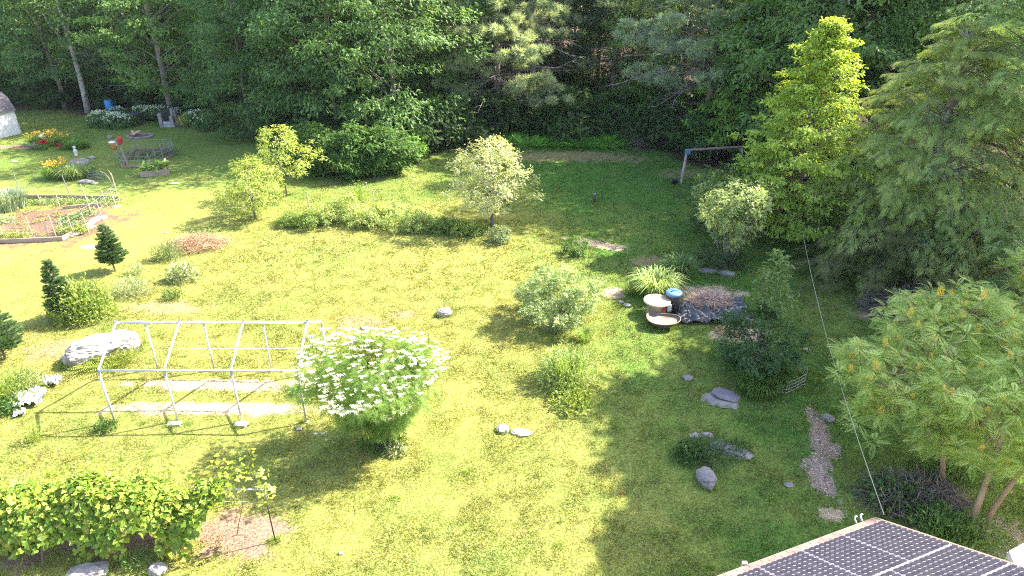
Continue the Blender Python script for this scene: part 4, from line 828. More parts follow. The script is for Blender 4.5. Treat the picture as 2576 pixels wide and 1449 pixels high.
ROCKS = [('white rock on the open lawn above the flowering elder', 1118, 792, (.62, .5, .35), 5, M_ROCKP, .2), ('round white rock left of its flat pale neighbour in the lawn', 1265, 1082, (.40, .36, .22), 6, M_ROCKP, 0),
  ('flat pale rock right of the round white one in the lawn', 1312, 1088, (.62, .34, .12), 7, M_ROCKP, -.1), ('small square grey stone in the shaded lawn', 1730, 951, (.36, .32, .14), 8, M_ROCK, .1),
  ('speckled upright boulder in shade at the lower right of the lawn', 1775, 1212, (.48, .75, .45), 9, M_ROCK, .1), ('light grey stone beside the gravel path', 2082, 1056, (.42, .34, .22), 10, M_ROCK, -.6),
  ('tiny white stone on reddish ground left of the flowering elder', 915, 824, (.25, .18, .10), 11, M_ROCKP, 0), ('white stone at the foot of the right carport leg', 752, 1078, (.2, .16, .08), 12, M_ROCKP, 0),
  ('tiny white stone in the bottom middle of the lawn', 858, 1392, (.12, .12, .07), 13, M_ROCKP, 0), ('dark grey rock cut by the bottom edge under the grapevine', 225, 1447, (.9, .5, .35), 14, M_ROCK, .2),
  ('grey rock at the bottom edge right of the low green plants', 400, 1443, (.42, .34, .30), 15, M_ROCK, 0), ('pale grey stone in shade under the vase shaped shrub', 1828, 692, (.75, .42, .26), 16, M_ROCK, -.2),
  ('flat grey stone left of the pale stone under the vase shaped shrub', 1782, 684, (.9, .4, .22), 17, M_ROCK, 0), ('small pale stone left of the clothesline', 1987, 748, (.22, .14, .08), 18, M_ROCKP, 0),
  ('small white stone right of the clothesline', 2070, 722, (.3, .16, .1), 19, M_ROCKP, 0), ('pale stone under the hemlock left of the weeds', 2105, 676, (.5, .4, .26), 20, M_ROCK, 0), ('grey stone under the hemlock boughs', 2165, 682, (.6, .5, .4), 21, M_ROCK, .4),
  ('small reddish stone by the sunlit patch right of the ringed sapling', 2030, 878, (.25, .2, .12), 22, M_STAKE, 0), ('grey stone on the far mown lawn behind the daylily bed', 106, 350, (.8, .5, .35), 23, M_ROCK, 0),
  ('small round grey ball stone on the far lawn', 277, 348, (.38, .36, .34), 24, M_ROCK, 0), ('pale stone right of the ring planter on the left lawn', 230, 396, (.55, .4, .22), 25, M_ROCKP, 0), ('grey stone in front of the orange lily clump', 215, 460, (1.0, .5, .26), 26, M_ROCK, 0),
  ('white stone right of the one before the orange lilies', 240, 462, (.5, .3, .16), 27, M_ROCKP, 0), ('flat pale stone alone on the mown lawn', 437, 464, (.7, .3, .10), 28, M_ROCKP, .1), ('flat grey stone in the left lawn near the vegetable stakes', 36, 407, (.5, .3, .08), 29, M_ROCK, 0),
  ('tiny white stone in the mown lawn right of the small spruce', 417, 583, (.22, .16, .07), 30, M_ROCKP, 0), ('greyish stone in the shade near the roof corner', 1985, 1222, (.3, .2, .08), 31, M_ROCK, 0),
  ('pale stones at the left of the round table', 1578, 772, (.35, .24, .14), 32, M_ROCKP, 0), ('small pale stone nearest the round table on its left', 1562, 764, (.22, .2, .12), 33, M_ROCKP, .5),
  ('white rubble stone left of the ledge rock in shade', 1748, 1098, (.34, .22, .10), 34, M_ROCKP, .3), ('white rubble stone above the ledge rock', 1778, 1096, (.40, .20, .10), 35, M_ROCKP, -.2), ('long whitish rubble stone beside the ledge rock', 1735, 1122, (.5, .22, .10), 36, M_ROCKP, 0),
  ('dark stone beside the cut logs behind the sumac', 2290, 780, (.7, .5, .3), 37, M_ROCK, 0), ('pale angular stone below the cut logs', 2275, 792, (.6, .4, .25), 38, M_ROCK, .3)]
for lab, px, py, dm, sd, mt, rz in ROCKS: rock(lab, px, py, dm, sd, mt, rz)
rock('dark thin slate slab propped on its stone in the shade', 1825, 1000, (.92, .52, .10), 41, M_SLATE, -.45, 0, 'slate_slab', 'stone slab', .10, 4, (.12, .1), loc=G(1825, 1000)+Vector((0, 0, .1)))
rock('flat grey base stone lying under the dark slate slab', 1812, 1008, (1.25, .75, .12), 42, M_ROCK, -.3, .4, 'flat_stone', 'stone slab', .25)
rock('long pale ledge rock in the shade with weeds on its left side', 1838, 1138, (1.25, .45, .24), 43, M_ROCK, -.45, .3, 'ledge_rock', 'rock', .3)
for i, (px, py, dm, lab) in enumerate([(247, 553, (1.0, .5, .22), 'largest white slab on the right border of the vegetable bed'), (218, 577, (.9, .35, .16), 'white slab below the largest one on the vegetable bed border'), (190, 592, (.7, .3, .16), 'lowest white slab on the vegetable bed border'), (292, 520, (.5, .3, .14), 'pale stone at the far right corner of the vegetable bed')]):
    rock(lab, px, py, dm, 50+i, M_ROCKP, .95, .3, 'border_slab', 'stone slab', .14)
# pale strips of old straw are part of the ground; clear plastic sheets at the left
def cloth(name, label, cat, loc, w_, d_, mt, seed, amp=.12, rz=0.0, res=26, base=.04):
    V = []; off = Vector((seed*2.3, seed, 0))
    for j in range(res+1):
        for i in range(res+1):
            u = i/res-.5; v = j/res-.5; e = 1+.22*noise.noise(Vector((math.atan2(v, u)*1.6, seed, 0)))
            p = Vector((u*w_*e, v*d_*e, 0)); q = Vector((p.x*2.1/w_*2, p.y*2.1/d_*2, 0))+off
            z = base+amp*.45*abs(noise.noise(q*6.0))+amp*abs(noise.noise(q*1.2))*1.6+amp*.7*(1-abs(noise.noise(q*2.6+Vector((5, 0, 0)))*2))*.6
            V.append((p.x, p.y, max(z, .015)))
    I = np.arange((res+1)**2).reshape(res+1, res+1); F = np.stack([I[:-1, :-1], I[:-1, 1:], I[1:, 1:], I[1:, :-1]], -1).reshape(-1, 4)
    return props(link(name, sheet(name, V, F, mt, smooth=True), None, loc, (0, 0, rz)), label, cat)
M_PLAST = mat('white_plastic_film', (.72, .72, .76), (.36, .35, .42), 5, .35, bump=.4, contrast=.12)
cloth('plastic_sheet', 'crumpled white and grey plastic sheet at the left edge of the lawn', 'plastic sheet', G(72, 1008), 1.0, .95, M_PLAST, 3, .22, .4)
cloth('plastic_sheet', 'small bright crumpled plastic right of the bigger sheet', 'plastic sheet', G(133, 966), .55, .45, M_PLAST, 5, .2, .2)
cloth('plastic_sheet', 'piece of white plastic lying lowest at the left', 'plastic sheet', G(50, 1043), .35, .3, M_PLAST, 6, .1, .5)
rock('tan stone between the two plastic sheets', 92, 965, (.5, .4, .3), 61, M_STAKE)

# ------------------------------------------------------------------ table, bin, tub and tarp
g = G(1649, 792); t_ = thing('round_table', 'round cream topped table made from a wooden drum behind the sand tub', 'table', g)
MB().lathe([(0, .66), (.54, .66), (.555, .64), (.555, .60), (.52, .585), (0, .585)], 40).obj('table_top', mat('cream_board', (.56, .43, .28), (.42, .31, .19), 3, .7), t_, False)
MB().lathe([(.44, -.02), (.43, .06), (.40, .10), (.39, .3), (.40, .5), (.43, .54), (.44, .585)], 28).obj('drum', mat('pale_drum', (.42, .34, .26), (.26, .2, .15), 4, .8, stretch=(6, 6, 1)), t_, True)
MB().box((.24, -.36, .40), (.12, .03, .24), Matrix.Rotation(.6, 3, 'Z')).obj('red_strip', M_RED, t_)
MB().box((.48, -.18, .40), (.16, .14, .30)).obj('side_box', M_CONC, t_, bevel=.01)
g = G(1690, 784); t_ = thing('storage_bin', 'round metal bin with a blue domed lid behind the round table', 'bin', g)
MB().lathe([(0, 0), (.27, 0), (.30, .45), (.31, .82), (.30, .84)], 28).obj('bin_body', mat('brushed_bin', (.12, .09, .085), (.035, .03, .03), 3, .5, metal=.3, stretch=(9, 9, .4)), t_, True)
MB().lathe([(.335, .80), (.345, .86), (.32, .90), (.18, .935), (0, .945)], 28).obj('lid', M_BLUE, t_, True)
MB().tube([(-.16, -.04, .93), (-.1, -.05, .985), (.1, .03, .985), (.16, .04, .93)], .018, 6).obj('lid_handle', M_BLUE, t_, True)
g = G(1662, 822); t_ = thing('sand_tub', 'grey brown wheelbarrow tray filled with sand in front of the round table', 'tub', g, -.15)
def tub(sx, sy):
    V = []; F = []; nn = 28; rows = [(.50, 0), (.70, .14), (.88, .27), (1.0, .36), (1.03, .365), (.99, .35), (.86, .25), (.6, .2), (0.0, .2)]
    for r, z in rows:
        for k in range(nn):
            a = 2*PI*k/nn; e = (abs(math.cos(a))**2.6+abs(math.sin(a))**2.6)**(-1/2.6); V.append((sx*r*e*math.cos(a)*(1+.10*math.cos(a)), sy*r*e*math.sin(a), z+(.10*abs(math.cos(a))**2-.04)*r*(1 if z > .1 else 0)))
    for i in range(len(rows)-1):
        for k in range(nn): F.append((i*nn+k, i*nn+(k+1) % nn, (i+1)*nn+(k+1) % nn, (i+1)*nn+k))
    return V, F
V, F = tub(.66, .46); nn = 28
me = sheet('tray', V, np.array(F[:nn*6]), mat('rusty_tray', (.20, .15, .125), (.12, .085, .07), 4, .6, metal=.2), smooth=True); link('tray', me, t_)
link('sand', sheet('sand', [(x, y, z+.02) for x, y, z in V], np.array(F[nn*6:]), M_SAND, smooth=True), t_)
MB().tube([(V[nn*3+k][0], V[nn*3+k][1], V[nn*3+k][2]) for k in list(range(nn))+[0]], .018, 6).obj('rim', mat('tub_rim', (.30, .25, .22), (.18, .145, .125), 6, .5), t_, True)
g = G(1790, 792); cloth('tarp', 'crumpled black tarp spread under the heap of straw', 'tarp', g, 3.0, 1.75, M_TARP, 9, .26, -.05, 44)
g = G(1845, 782); cloth('tarp', 'pale dusty corner flap at the right end of the black tarp', 'tarp', g+Vector((0, 0, .10)), 1.0, .4, mat('dusty_tarp', (.50, .47, .47), (.34, .31, .33), 4, .6), 12, .10, .45)

# ------------------------------------------------------------------ swing frame, bucket, pipe
a0 = G(1712, 463); yb = a0.y
zt = HT(378, yb+.7); xt = XA(1728, yb+.7, zt)
sw = thing('swing_frame', 'old wooden swing frame with white leg and brown beam at the back of the lawn', 'swing set', a0)
tp = Vector((xt-a0.x, .7, zt)); MB().tube([(0, 0, -.05), tp], .065, 4).obj('leg', mat('peeling_white_paint', (.60, .55, .55), (.30, .24, .24), 4, .8), sw)
MB().tube([tp+Vector((.35, 1.0, -zt-.05)), tp], .055, 4).obj('leg', M_PLANK, sw)
e2 = tp+Vector((3.7, .8, 0)); MB().tube([tp+Vector((-.05, 0, 0)), e2], .085, 4).obj('beam', mat('red_brown_beam', (.36, .24, .21), (.22, .14, .12), 5, .8), sw)
MB().tube([e2+Vector((.25, -.9, -zt-.05)), e2], .06, 4).obj('leg', M_PLANK, sw); MB().tube([e2+Vector((.3, .9, -zt-.05)), e2], .06, 4).obj('leg', M_PLANK, sw)
MB().box(tp+Vector((.06, -.02, -.08)), (.30, .26, .30)).obj('corner_bracket', M_BLUE, sw, bevel=.02)
for q in (.9, 1.6, 2.1): MB().tube([tp.lerp(e2, q/3.7), tp.lerp(e2, q/3.7)+Vector((0, 0, -.75))], .012, 4).obj('chain', M_STEEL, sw)
g = G(1697, 464); t_ = thing('bucket', 'small black bucket standing by the white swing leg', 'bucket', g)
MB().lathe([(0, 0), (.15, 0), (.19, .32), (.205, .34), (.18, .33), (.14, .04), (0, .04)], 18).obj('body', M_DARK, t_, True); MB().tube([(-.19, 0, .32), (-.1, -.05, .44), (.1, -.05, .44), (.19, 0, .32)], .008, 4).obj('handle', M_STEEL, t_)
g = G(1495, 512); t_ = thing('vent_pipe', 'short dark capped vent pipe standing in the shaded lawn', 'pipe', g)
MB().tube([(0, 0, -.05), (0, 0, .58)], .075, 12).obj('pipe', mat('dark_pipe', (.10, .07, .09), (.07, .05, .06), 4, .35), t_, True); MB().lathe([(0, .62), (.10, .61), (.11, .56), (.08, .55)], 14).obj('cap', M_STEEL, t_, True)
for px, py, h, lab in [(778, 520, .85, 'thin wooden stake with a pale top left of the berry patch'), (942, 512, .75, 'dark short stake behind the berry patch'), (925, 480, .5, 'short reddish stump stake below the dark shrubs')]:
    g = G(px, py); o = MB().tube([(0, 0, -.05), (-.04, 0, h)], .03, 6).tube([(-.04, 0, h), (-.045, 0, h+.07)], .05, 6).obj('stake', M_STAKE, None, loc=g); props(o, lab, 'stake')
g = G(1080, 866); o = MB().tube([(0, 0, -.05), (0, 0, .55)], .045, 6).obj('stake', mat('rusty_stake', (.42, .20, .12), None, 6, .8), None, loc=g+Vector((0, .0, 0))); props(o, 'rusty short stake just behind the top of the flowering elder', 'stake')

# ------------------------------------------------------------------ logs
def log(label, px, py, L, r, rz, mt=M_LOG):
    g = G(px, py); t_ = thing('cut_log', label, 'log', (g.x, g.y, g.z+r*.8), rz)
    mb = MB(); nn = 14; rr = random.Random(px)
    for sx in (-.5, .5):
        pass
    P = [(-L/2, 0, 0), (-L/6, 0, .01), (L/6, 0, -.01), (L/2, 0, 0)]; mb.tube(P, [r, r*1.03, r*.98, r], nn, cap=False); mb.obj('bark', mt, t_, True)
    MB().lathe([(0, 0), (r*.99, 0), (r*.99, .012), (0, .014)], nn).obj('cut_face', M_LOGEND, t_, rot=(0, PI/2, 0), loc=(L/2-.008, 0, 0)); MB().lathe([(0, 0), (r*.99, 0), (r*.99, .012), (0, .014)], nn).obj('cut_face', M_LOGEND, t_, rot=(0, -PI/2, 0), loc=(-L/2+.008, 0, 0)); return t_
log('thick grey barked log lying left of the brush pile', 2190, 738, .75, .26, -.45); log('pinkish split log in front of the brush pile', 2264, 770, .85, .22, -.35, mat('pale_log', (.42, .30, .25), (.2, .14, .12), 5, .9, stretch=(.4, 3, 3)))
log('dark log lying behind the sumac top right of the pinkish log', 2330, 770, .9, .2, .3)

# ------------------------------------------------------------------ wire ring, clothesline
g = G(1985, 975); o = MB()
ring = [G(1985, 918), G(2008, 930), G(2026, 950), G(2022, 970), G(1995, 985), G(1975, 993), G(1950, 990)]
for z in (.06, .2, .34, .48): o.tube([Vector((p.x-g.x, p.y-g.y, z)) for p in ring], .008, 4)
for a_, b_ in zip(ring[:-1], ring[1:]):
    for q in (0, .33, .66): p = a_.lerp(b_, q); o.tube([(p.x-g.x, p.y-g.y, 0), (p.x-g.x, p.y-g.y, .5)], .006, 4)
props(o.obj('wire_fence', M_WIRE, None, loc=g), 'low bent wire fence curved around the ringed sapling', 'wire fence')
A = Vector((7.91, 10.75, 2.92)); B = Vector((14.6, 33.2, HT(500, 33.2)))
o = MB().tube([A.lerp(B, i/24)-Vector((0, 0, 1.9*4*(i/24)*(1-i/24)*.35)) for i in range(25)], .008, 5).obj('clothesline', mat('line_rope', (.48, .48, .34), None, 8, .7), None)
props(o, 'thin pale clothesline running from the roof corner to the yellow green tree', 'clothesline')

# ------------------------------------------------------------------ house corner with the solar roof
HD = math.radians(21.8); PT = math.radians(27.6)
O_ = Vector((7.71, 10.48, 3.01)); uu = Vector((-math.cos(HD), -math.sin(HD), 0)); vv = Vector((math.sin(HD)*math.cos(PT), -math.cos(HD)*math.cos(PT), math.sin(PT)))
nn_ = uu.cross(vv).normalized(); nn_ = nn_ if nn_.z > 0 else -nn_
hv = Vector((math.sin(HD), -math.cos(HD), 0))
house = thing('house', 'house roof corner covered in solar panels at the bottom right', 'house', (O_.x, O_.y, 0))
R0 = Vector((O_.x, O_.y, 0))
def RP(a, b, k=0.0): return O_+uu*a+vv*b+nn_*k-R0            # roof coordinates to house space
def slab(a0, a1, b0, b1, k0, k1, name, mt, parent):
    mb = MB(); P = [RP(a, b, k) for k in (k0, k1) for a, b in ((a0, b0), (a1, b0), (a1, b1), (a0, b1))]
    mb.v = P; mb.f = [(0, 1, 2, 3), (7, 6, 5, 4), (0, 4, 5, 1), (1, 5, 6, 2), (2, 6, 7, 3), (3, 7, 4, 0)]
    if uu.cross(vv).z < 0: mb.f = [f[::-1] for f in mb.f]
    return mb.obj(name, mt, parent)
M_SHING = mat('pink_brown_shingle', (.30, .20, .165), (.19, .125, .105), 7, .95, bump=.3)
m_roof = slab(-.10, 10.5, -.29, 6.2, -.12, -.055, 'roof', M_SHING, house)
mb = MB()                                                       # shingle courses along the exposed eave and rake
for row in range(3):
    a = -.14-(row % 2)*.11
    while a < 10.4:
        w_ = .30+.02*math.sin(a*37+row); P = [RP(max(a, -.14), -.295+row*.098, -.053+.004*(2-row)), RP(a+w_-.012, -.295+row*.098, -.053+.004*(2-row)), RP(a+w_-.012, -.195+row*.098, -.050), RP(max(a, -.14), -.195+row*.098, -.050)]
        if a+w_ > -.1: mb.poly(P if uu.cross(vv).z > 0 else P[::-1])
        a += w_
link('shingle_course', mb.mesh('shingle_course', mat('worn_shingle', (.34, .225, .18), (.21, .14, .12), 3.2, .95, contrast=.2)), m_roof)
slab(-.14, -.101, -.29, 6.2, -.14, -.04, 'rake_trim', mat('tan_trim', (.36, .25, .19), (.26, .18, .14), 6, .7), m_roof)
slab(-.10, 10.5, -.315, -.291, -.20, -.05, 'fascia', mat('pale_fascia', (.36, .29, .25), None, 6, .7), m_roof)
mb = MB(); zt_ = O_.z-.12                                        # walls
def HP(a, d, z): return uu*a+hv*d+Vector((0, 0, z))
W = [(.15, .1), (10.3, .1), (10.3, 10.5), (.15, 10.5)]
for (a0, d0), (a1, d1) in zip(W, W[1:]+W[:1]):
    rise = lambda d: zt_+min(d, 10.6-d)*math.tan(PT)-.08
    if a0 == a1: mb.poly([HP(a0, d0, -.2), HP(a1, d1, -.2), HP(a1, d1, rise(d1)), HP(a0, 5.3, rise(5.3)), HP(a0, d0, rise(d0))])
    else: mb.poly([HP(a0, d0, -.2), HP(a1, d1, -.2), HP(a1, d1, rise(d1)), HP(a0, d0, rise(d0))])
link('wall', mb.mesh('wall', mat('beige_clapboard', (.60, .55, .47), (.52, .47, .40), 2, .8, stretch=(.3, .3, 12))), house)
b6 = 6.2; ridge = RP(0, b6, 0); mb = MB(); far_ = vv.copy(); far_.z = -far_.z
P = [RP(-.13, b6, -.055), RP(10.5, b6, -.055), RP(10.5, b6, -.055)+far_*b6, RP(-.13, b6, -.055)+far_*b6]; mb.poly(P); mb.poly([p-Vector((0, 0, .07)) for p in P][::-1])
link('back_roof', mb.mesh('back_roof', M_SHING), house)
# panels
M_CELL = mat('solar_cell', (.070, .060, .078), (.036, .034, .052), 5, .30, spec=.35, detail=3)
M_BACK = mat('panel_backsheet', (.42, .39, .43), (.33, .31, .35), 6, .35)
def panel_meshes(na, nb):
    pc = .128; W_, H_ = na*pc+.022, nb*pc+.022; fr = MB(); ce = MB()
    fr.box((W_/2, H_/2, -.02), (W_, H_, .03))
    for i in range(na):
        for j in range(nb):
            x0 = .011+i*pc+.005; y0 = .011+j*pc+.005; s = pc-.010; c = .022
            ce.poly([(x0+c, y0, .0), (x0+s-c, y0, 0), (x0+s, y0+c, 0), (x0+s, y0+s-c, 0), (x0+s-c, y0+s, 0), (x0+c, y0+s, 0), (x0, y0+s-c, 0), (x0, y0+c, 0)])
    return fr.mesh('solar_panel', M_BACK), ce.mesh('solar_cells', M_CELL), W_, H_
Rm = Matrix((uu, vv, uu.cross(vv))).transposed().to_4x4()
flip = uu.cross(vv).z < 0
KS = 1.0
PA = panel_meshes(8, 12); PB = panel_meshes(12, 8)
def put_panel(pm, a, b):
    o = link('solar_panel', pm[0], house); M4 = Rm.copy()
    M4.translation = RP(a, b, .012); 
    o.matrix_local = M4 @ Matrix.Diagonal((KS, KS, -1 if flip else 1, 1)); c = link('solar_cells', pm[1], o); c.location = (0, 0, .0035)
for i in range(10): put_panel(PA, i*(PA[2]*KS+.018), 0)
for r in range(4):
    for i in range(6): put_panel(PB, i*(PB[2]*KS+.018), PA[3]*KS+.03+r*(PB[3]*KS+.018))
for a, lab in ((.36, None), (.20, None)):
    P = [RP(a, -.32, -.05), RP(a, -.35, .04), RP(a-.03, -.36, .08), RP(a-.07, -.35, .085)]; MB().tube(P, .02, 6).obj('gutter_hook', M_WHITE, house, True)
MB().box(RP(3.25, -.34, -.04), (.10, .06, .12)).obj('gutter_clip', M_WHITE, house)
g = G(2538, 1386, 2.3); cn = thing('canvas_canopy', 'pale grey canvas canopy corner cut by the bottom right edge', 'canopy', (g.x, g.y, 0))
e1 = G(2590, 1357, 2.35)-g; e2_ = G(2575, 1475, 2.25)-g; e1 = e1.normalized()*2.6; e2_ = e2_.normalized()*2.6
mb = MB(); q = [Vector((0, 0, 2.3)), Vector((0, 0, 2.3))+e1, Vector((0, 0, 2.3))+e1+e2_, Vector((0, 0, 2.3))+e2_]; ap = (q[0]+q[2])/2+Vector((0, 0, .35))
for i in range(4): mb.poly([q[i], q[(i+1) % 4], ap]); mb.poly([q[i], q[i]-Vector((0, 0, .14)), q[(i+1) % 4]-Vector((0, 0, .14)), q[(i+1) % 4]])
link('canvas', mb.mesh('canvas', mat('grey_canvas', (.50, .48, .47), (.42, .40, .40), 3, .8)), cn)
for p in q: MB().tube([(p.x*.98, p.y*.98, -.05), (p.x*.98, p.y*.98, 2.24)], .02, 6).obj('pole', M_STEEL, cn)

# ------------------------------------------------------------------ shed at the left edge
c0 = G(52, 336); c1 = G(-120, 375); ax = (c1-c0); Ls = 4.2; ax = Vector((ax.x, ax.y, 0)).normalized(); nb_ = Vector((ax.y, -ax.x, 0)); nb_ = nb_ if nb_.y > 0 else -nb_
sh = thing('garden_shed', 'white shed with a dark rounded gambrel roof at the left edge', 'shed', c0)
D_ = 3.0; eh = 1.95; mb = MB()
gam = [(0, eh), (.45, eh+.85), (D_/2, eh+1.35), (D_-.45, eh+.85), (D_, eh)]
SP = lambda a, d, z: ax*a+nb_*d+Vector((0, 0, z))
mb.poly([SP(0, 0, -.1), SP(Ls, 0, -.1), SP(Ls, 0, eh), SP(0, 0, eh)]); mb.poly([SP(0, D_, -.1), SP(Ls, D_, -.1), SP(Ls, D_, eh), SP(0, D_, eh)])
for a in (0, Ls): mb.poly([SP(a, 0, -.1), SP(a, D_, -.1)]+[SP(a, d, z) for d, z in gam[::-1]])
link('wall', mb.mesh('wall', mat('shed_white', (.70, .68, .70), (.58, .56, .58), 3, .7, stretch=(6, 6, .5))), sh)
mb = MB(); gm2 = [(-.16, eh-.12), (.14, eh+.42), (.45, eh+.89), (.95, eh+1.2), (D_/2, eh+1.4), (D_-.95, eh+1.2), (D_-.45, eh+.89), (D_+.16, eh-.12)]
for (d0, z0), (d1, z1) in zip(gm2[:-1], gm2[1:]):
    mb.poly([SP(-.15, d0, z0), SP(Ls+.15, d0, z0), SP(Ls+.15, d1, z1), SP(-.15, d1, z1)]); mb.poly([SP(-.15, d0, z0-.05), SP(-.15, d1, z1-.05), SP(-.15, d1, z1), SP(-.15, d0, z0)])
link('roof', mb.mesh('roof', mat('dark_shingle', (.16, .14, .15), (.09, .08, .085), 4, .9, bump=.3)), sh)
MB().box(SP(-.012, 0, eh/2), (.09, .09, eh)).obj('corner_trim', M_WHITE, sh)

# ------------------------------------------------------------------ compost bin, fireplace, fire pit, barrel
g = G(345, 312); t_ = thing('compost_bin', 'charcoal tapered compost bin in front of the white hydrangeas', 'compost bin', g, .1)
MB().box((0, 0, .42), (1.0, .95, .84), None, .80).obj('body', M_COMPOST, t_, bevel=.02); MB().box((0, 0, .87), (.86, .82, .06), None, .9).obj('lid', M_COMPOST, t_, bevel=.02)
mb = MB()
for k in range(5):
    z = .1+k*.155; s = 1-.2*z/.84; mb.box((0, -.485*s-.0, z), (.9*s, .02, .02)); mb.box((.505*s, 0, z), (.02, .86*s, .02))
for k in range(5): mb.box((-.36+k*.18, -.44, .42), (.015, .10, .74))
mb.obj('ribs', M_DARK, t_)
g = G(425, 320); t_ = thing('block_fireplace', 'outdoor fireplace of stacked grey blocks with a black opening', 'fireplace', g, .05)
def stack(cx, cy, n, w_, d_, h_, seed):
    mb = MB(); rr = random.Random(seed)
    for k in range(n): mb.box((cx+rr.uniform(-.02, .02), cy+rr.uniform(-.02, .02), h_*(k+.5)), (w_, d_, h_*.94), Matrix.Rotation(rr.uniform(-.05, .05), 3, 'Z'))
    return mb
M_BLK = mat('fire_block', (.42, .36, .36), (.17, .15, .15), 2.2, .95, bump=.4)
stack(-.52, 0, 5, .26, .34, .23, 1).obj('left_pillar', M_BLK, t_); stack(.38, 0, 4, .26, .34, .23, 2).obj('right_pillar', M_BLK, t_); stack(.50, .42, 6, .3, .4, .22, 6).obj('right_pillar', M_BLK, t_)
stack(-.07, .02, 2, .60, .26, .23, 3).obj('front_wall', mat('pale_block', (.50, .46, .44), (.3, .27, .27), 3, .95), t_); stack(0, .62, 6, 1.1, .24, .22, 4).obj('back_wall', mat('soot_block', (.06, .05, .05), (.03, .03, .03), 3, 1), t_)
stack(.82, .55, 3, .34, .5, .25, 5).obj('side_block', M_BLK, t_); MB().box((.42, .1, 1.22), (.12, .14, .55)).obj('chimney_pipe', mat('rust_pipe', (.45, .32, .26), None, 5, .9), t_)
MB().box((.0, .3, .50), (.62, .34, .03)).obj('grate', M_DARK, t_)
g = G(352, 345); t_ = thing('fire_pit', 'ring of flat stones holding cut logs on the far lawn', 'fire pit', g)
mb = MB()
for k in range(13): a = 2*PI*k/13; mb.box((.95*math.cos(a), .62*math.sin(a), .06), (.40, .18, .12), Matrix.Rotation(a+PI/2, 3, 'Z'))
mb.obj('stone_ring', M_ROCK, t_, bevel=.02); MB().lathe([(0, .05), (.85, .03)], 20, sy=.65).obj('ash_bed', mat('ash', (.22, .12, .09), (.12, .08, .07), 9, 1), t_)
for (x, y, z, rx, ry) in ((-.55, .05, .24, .5, .3), (-.30, -.12, .20, 1.0, .1), (-.12, .08, .33, .3, 1.2)):
    o = MB().tube([(0, 0, -.22), (0, 0, .22)], .11, 9).obj('log', mat('orange_log', (.72, .45, .32), (.38, .22, .17), 5, .9), t_); o.location = (x, y, z); o.rotation_euler = (rx, ry, .3)
g = G(278, 278); t_ = thing('blue_barrel', 'bright blue barrel standing in the shade at the edge of the wood', 'barrel', g)
MB().lathe([(0, 0), (.33, 0), (.36, .1), (.37, .5), (.36, .86), (.33, .95), (0, .95)], 22).obj('body', mat('bright_blue', (.08, .34, .80), (.06, .26, .62), 4, .5), t_, True); MB().lathe([(.365, .30), (.385, .33), (.365, .36)], 22).obj('band', M_BLUE, t_); MB().lathe([(.34, .93), (.35, .97), (0, .975)], 22).obj('lid', M_BLUE, t_)
o = MB().tube([G(215, 271), G(250, 268), G(262, 268)], .07, 6).obj('fallen_pole', M_DEAD); o.location.z = .25; props(o, 'thin fallen pole lying behind the birch foot', 'pole')

# feeder post, ring planter, figure
g = G(320, 412); zz = HT(352, g.y); t_ = thing('feeder_post', 'leaning wooden post carrying an orange bucket and a red bird feeder', 'post', g)
MB().tube([(0, 0, -.05), (-.22, 0, zz*.92)], .075, 4).obj('post', M_PLANK, t_)
p0 = Vector((-.55, -.1, zz*.62)); MB().lathe([(0, 0), (.13, 0), (.22, .52), (.25, .55), (.2, .55)], 16, tuple(p0)).obj('bucket', M_ORANGE, t_, True); MB().lathe([(.26, .55), (.27, .60), (0, .64)], 16, tuple(p0)).obj('bucket_lid', M_WHITE, t_, True)
p1 = Vector((-.05, -.08, zz*.88)); MB().lathe([(0, -.05), (.16, 0), (.16, .34), (.21, .36), (0, .55)], 12, tuple(p1)).obj('bird_feeder', M_RED, t_); MB().box(p1+Vector((-.25, 0, .02)), (.18, .16, .26)).obj('birdhouse', mat('grey_birdhouse', (.42, .42, .46), None, 7, .8), t_)
g = G(200, 410); t_ = thing('ring_planter', 'low round stone ring with a dark hollow on the left lawn', 'planter', g)
MB().lathe([(.62, 0), (.60, .22), (.52, .28), (.40, .26), (.34, .12)], 22, sy=.8).obj('ring', M_ROCK, t_, True); MB().lathe([(0, .1), (.38, .11)], 16, sy=.8).obj('soil', M_SOIL, t_)
g = G(192, 390); t_ = thing('garden_figure', 'small pale standing garden ornament behind the ring planter', 'ornament', g)
MB().lathe([(0, 0), (.12, 0), (.13, .05), (.09, .1), (.13, .25), (.14, .35), (.09, .46), (.05, .50), (.09, .55), (.10, .62), (.06, .69), (0, .71)], 14).obj('body', M_CONC, t_, True)

# hydrangeas with white heads
WH = [(262, 318, 1.3, 1.25, 1.0), (300, 322, 1.2, 1.2, .8), (325, 318, .8, .9, .3), (362, 303, 1.1, 1.2, .5), (392, 303, 1.1, 1.2, .5), (418, 300, 1.0, 1.1, .4), (447, 308, 1.0, 1.1, .35), (300, 300, 1.0, 1.0, .3), (505, 322, 1.3, 1.4, .5), (532, 330, 1.2, 1.3, .35), (480, 318, .9, 1.0, .25)]
WN = ['white flowering hydrangea at the left end above the compost mound', 'white flowering hydrangea left of the compost bin', 'sparsely flowering plant touching the left of the compost bin', 'white flowered bush just behind the compost bin', 'white flowered bush between the compost bin and the fireplace', 'white flowered bush left of the fireplace', 'white flowered bush behind the fireplace', 'small white flowered bush under the blue barrel', 'white flowered bush well right of the fireplace', 'bushy plant with few white flowers at the right end of the row', 'yellow green plant with a few white flowers right of the fireplace']
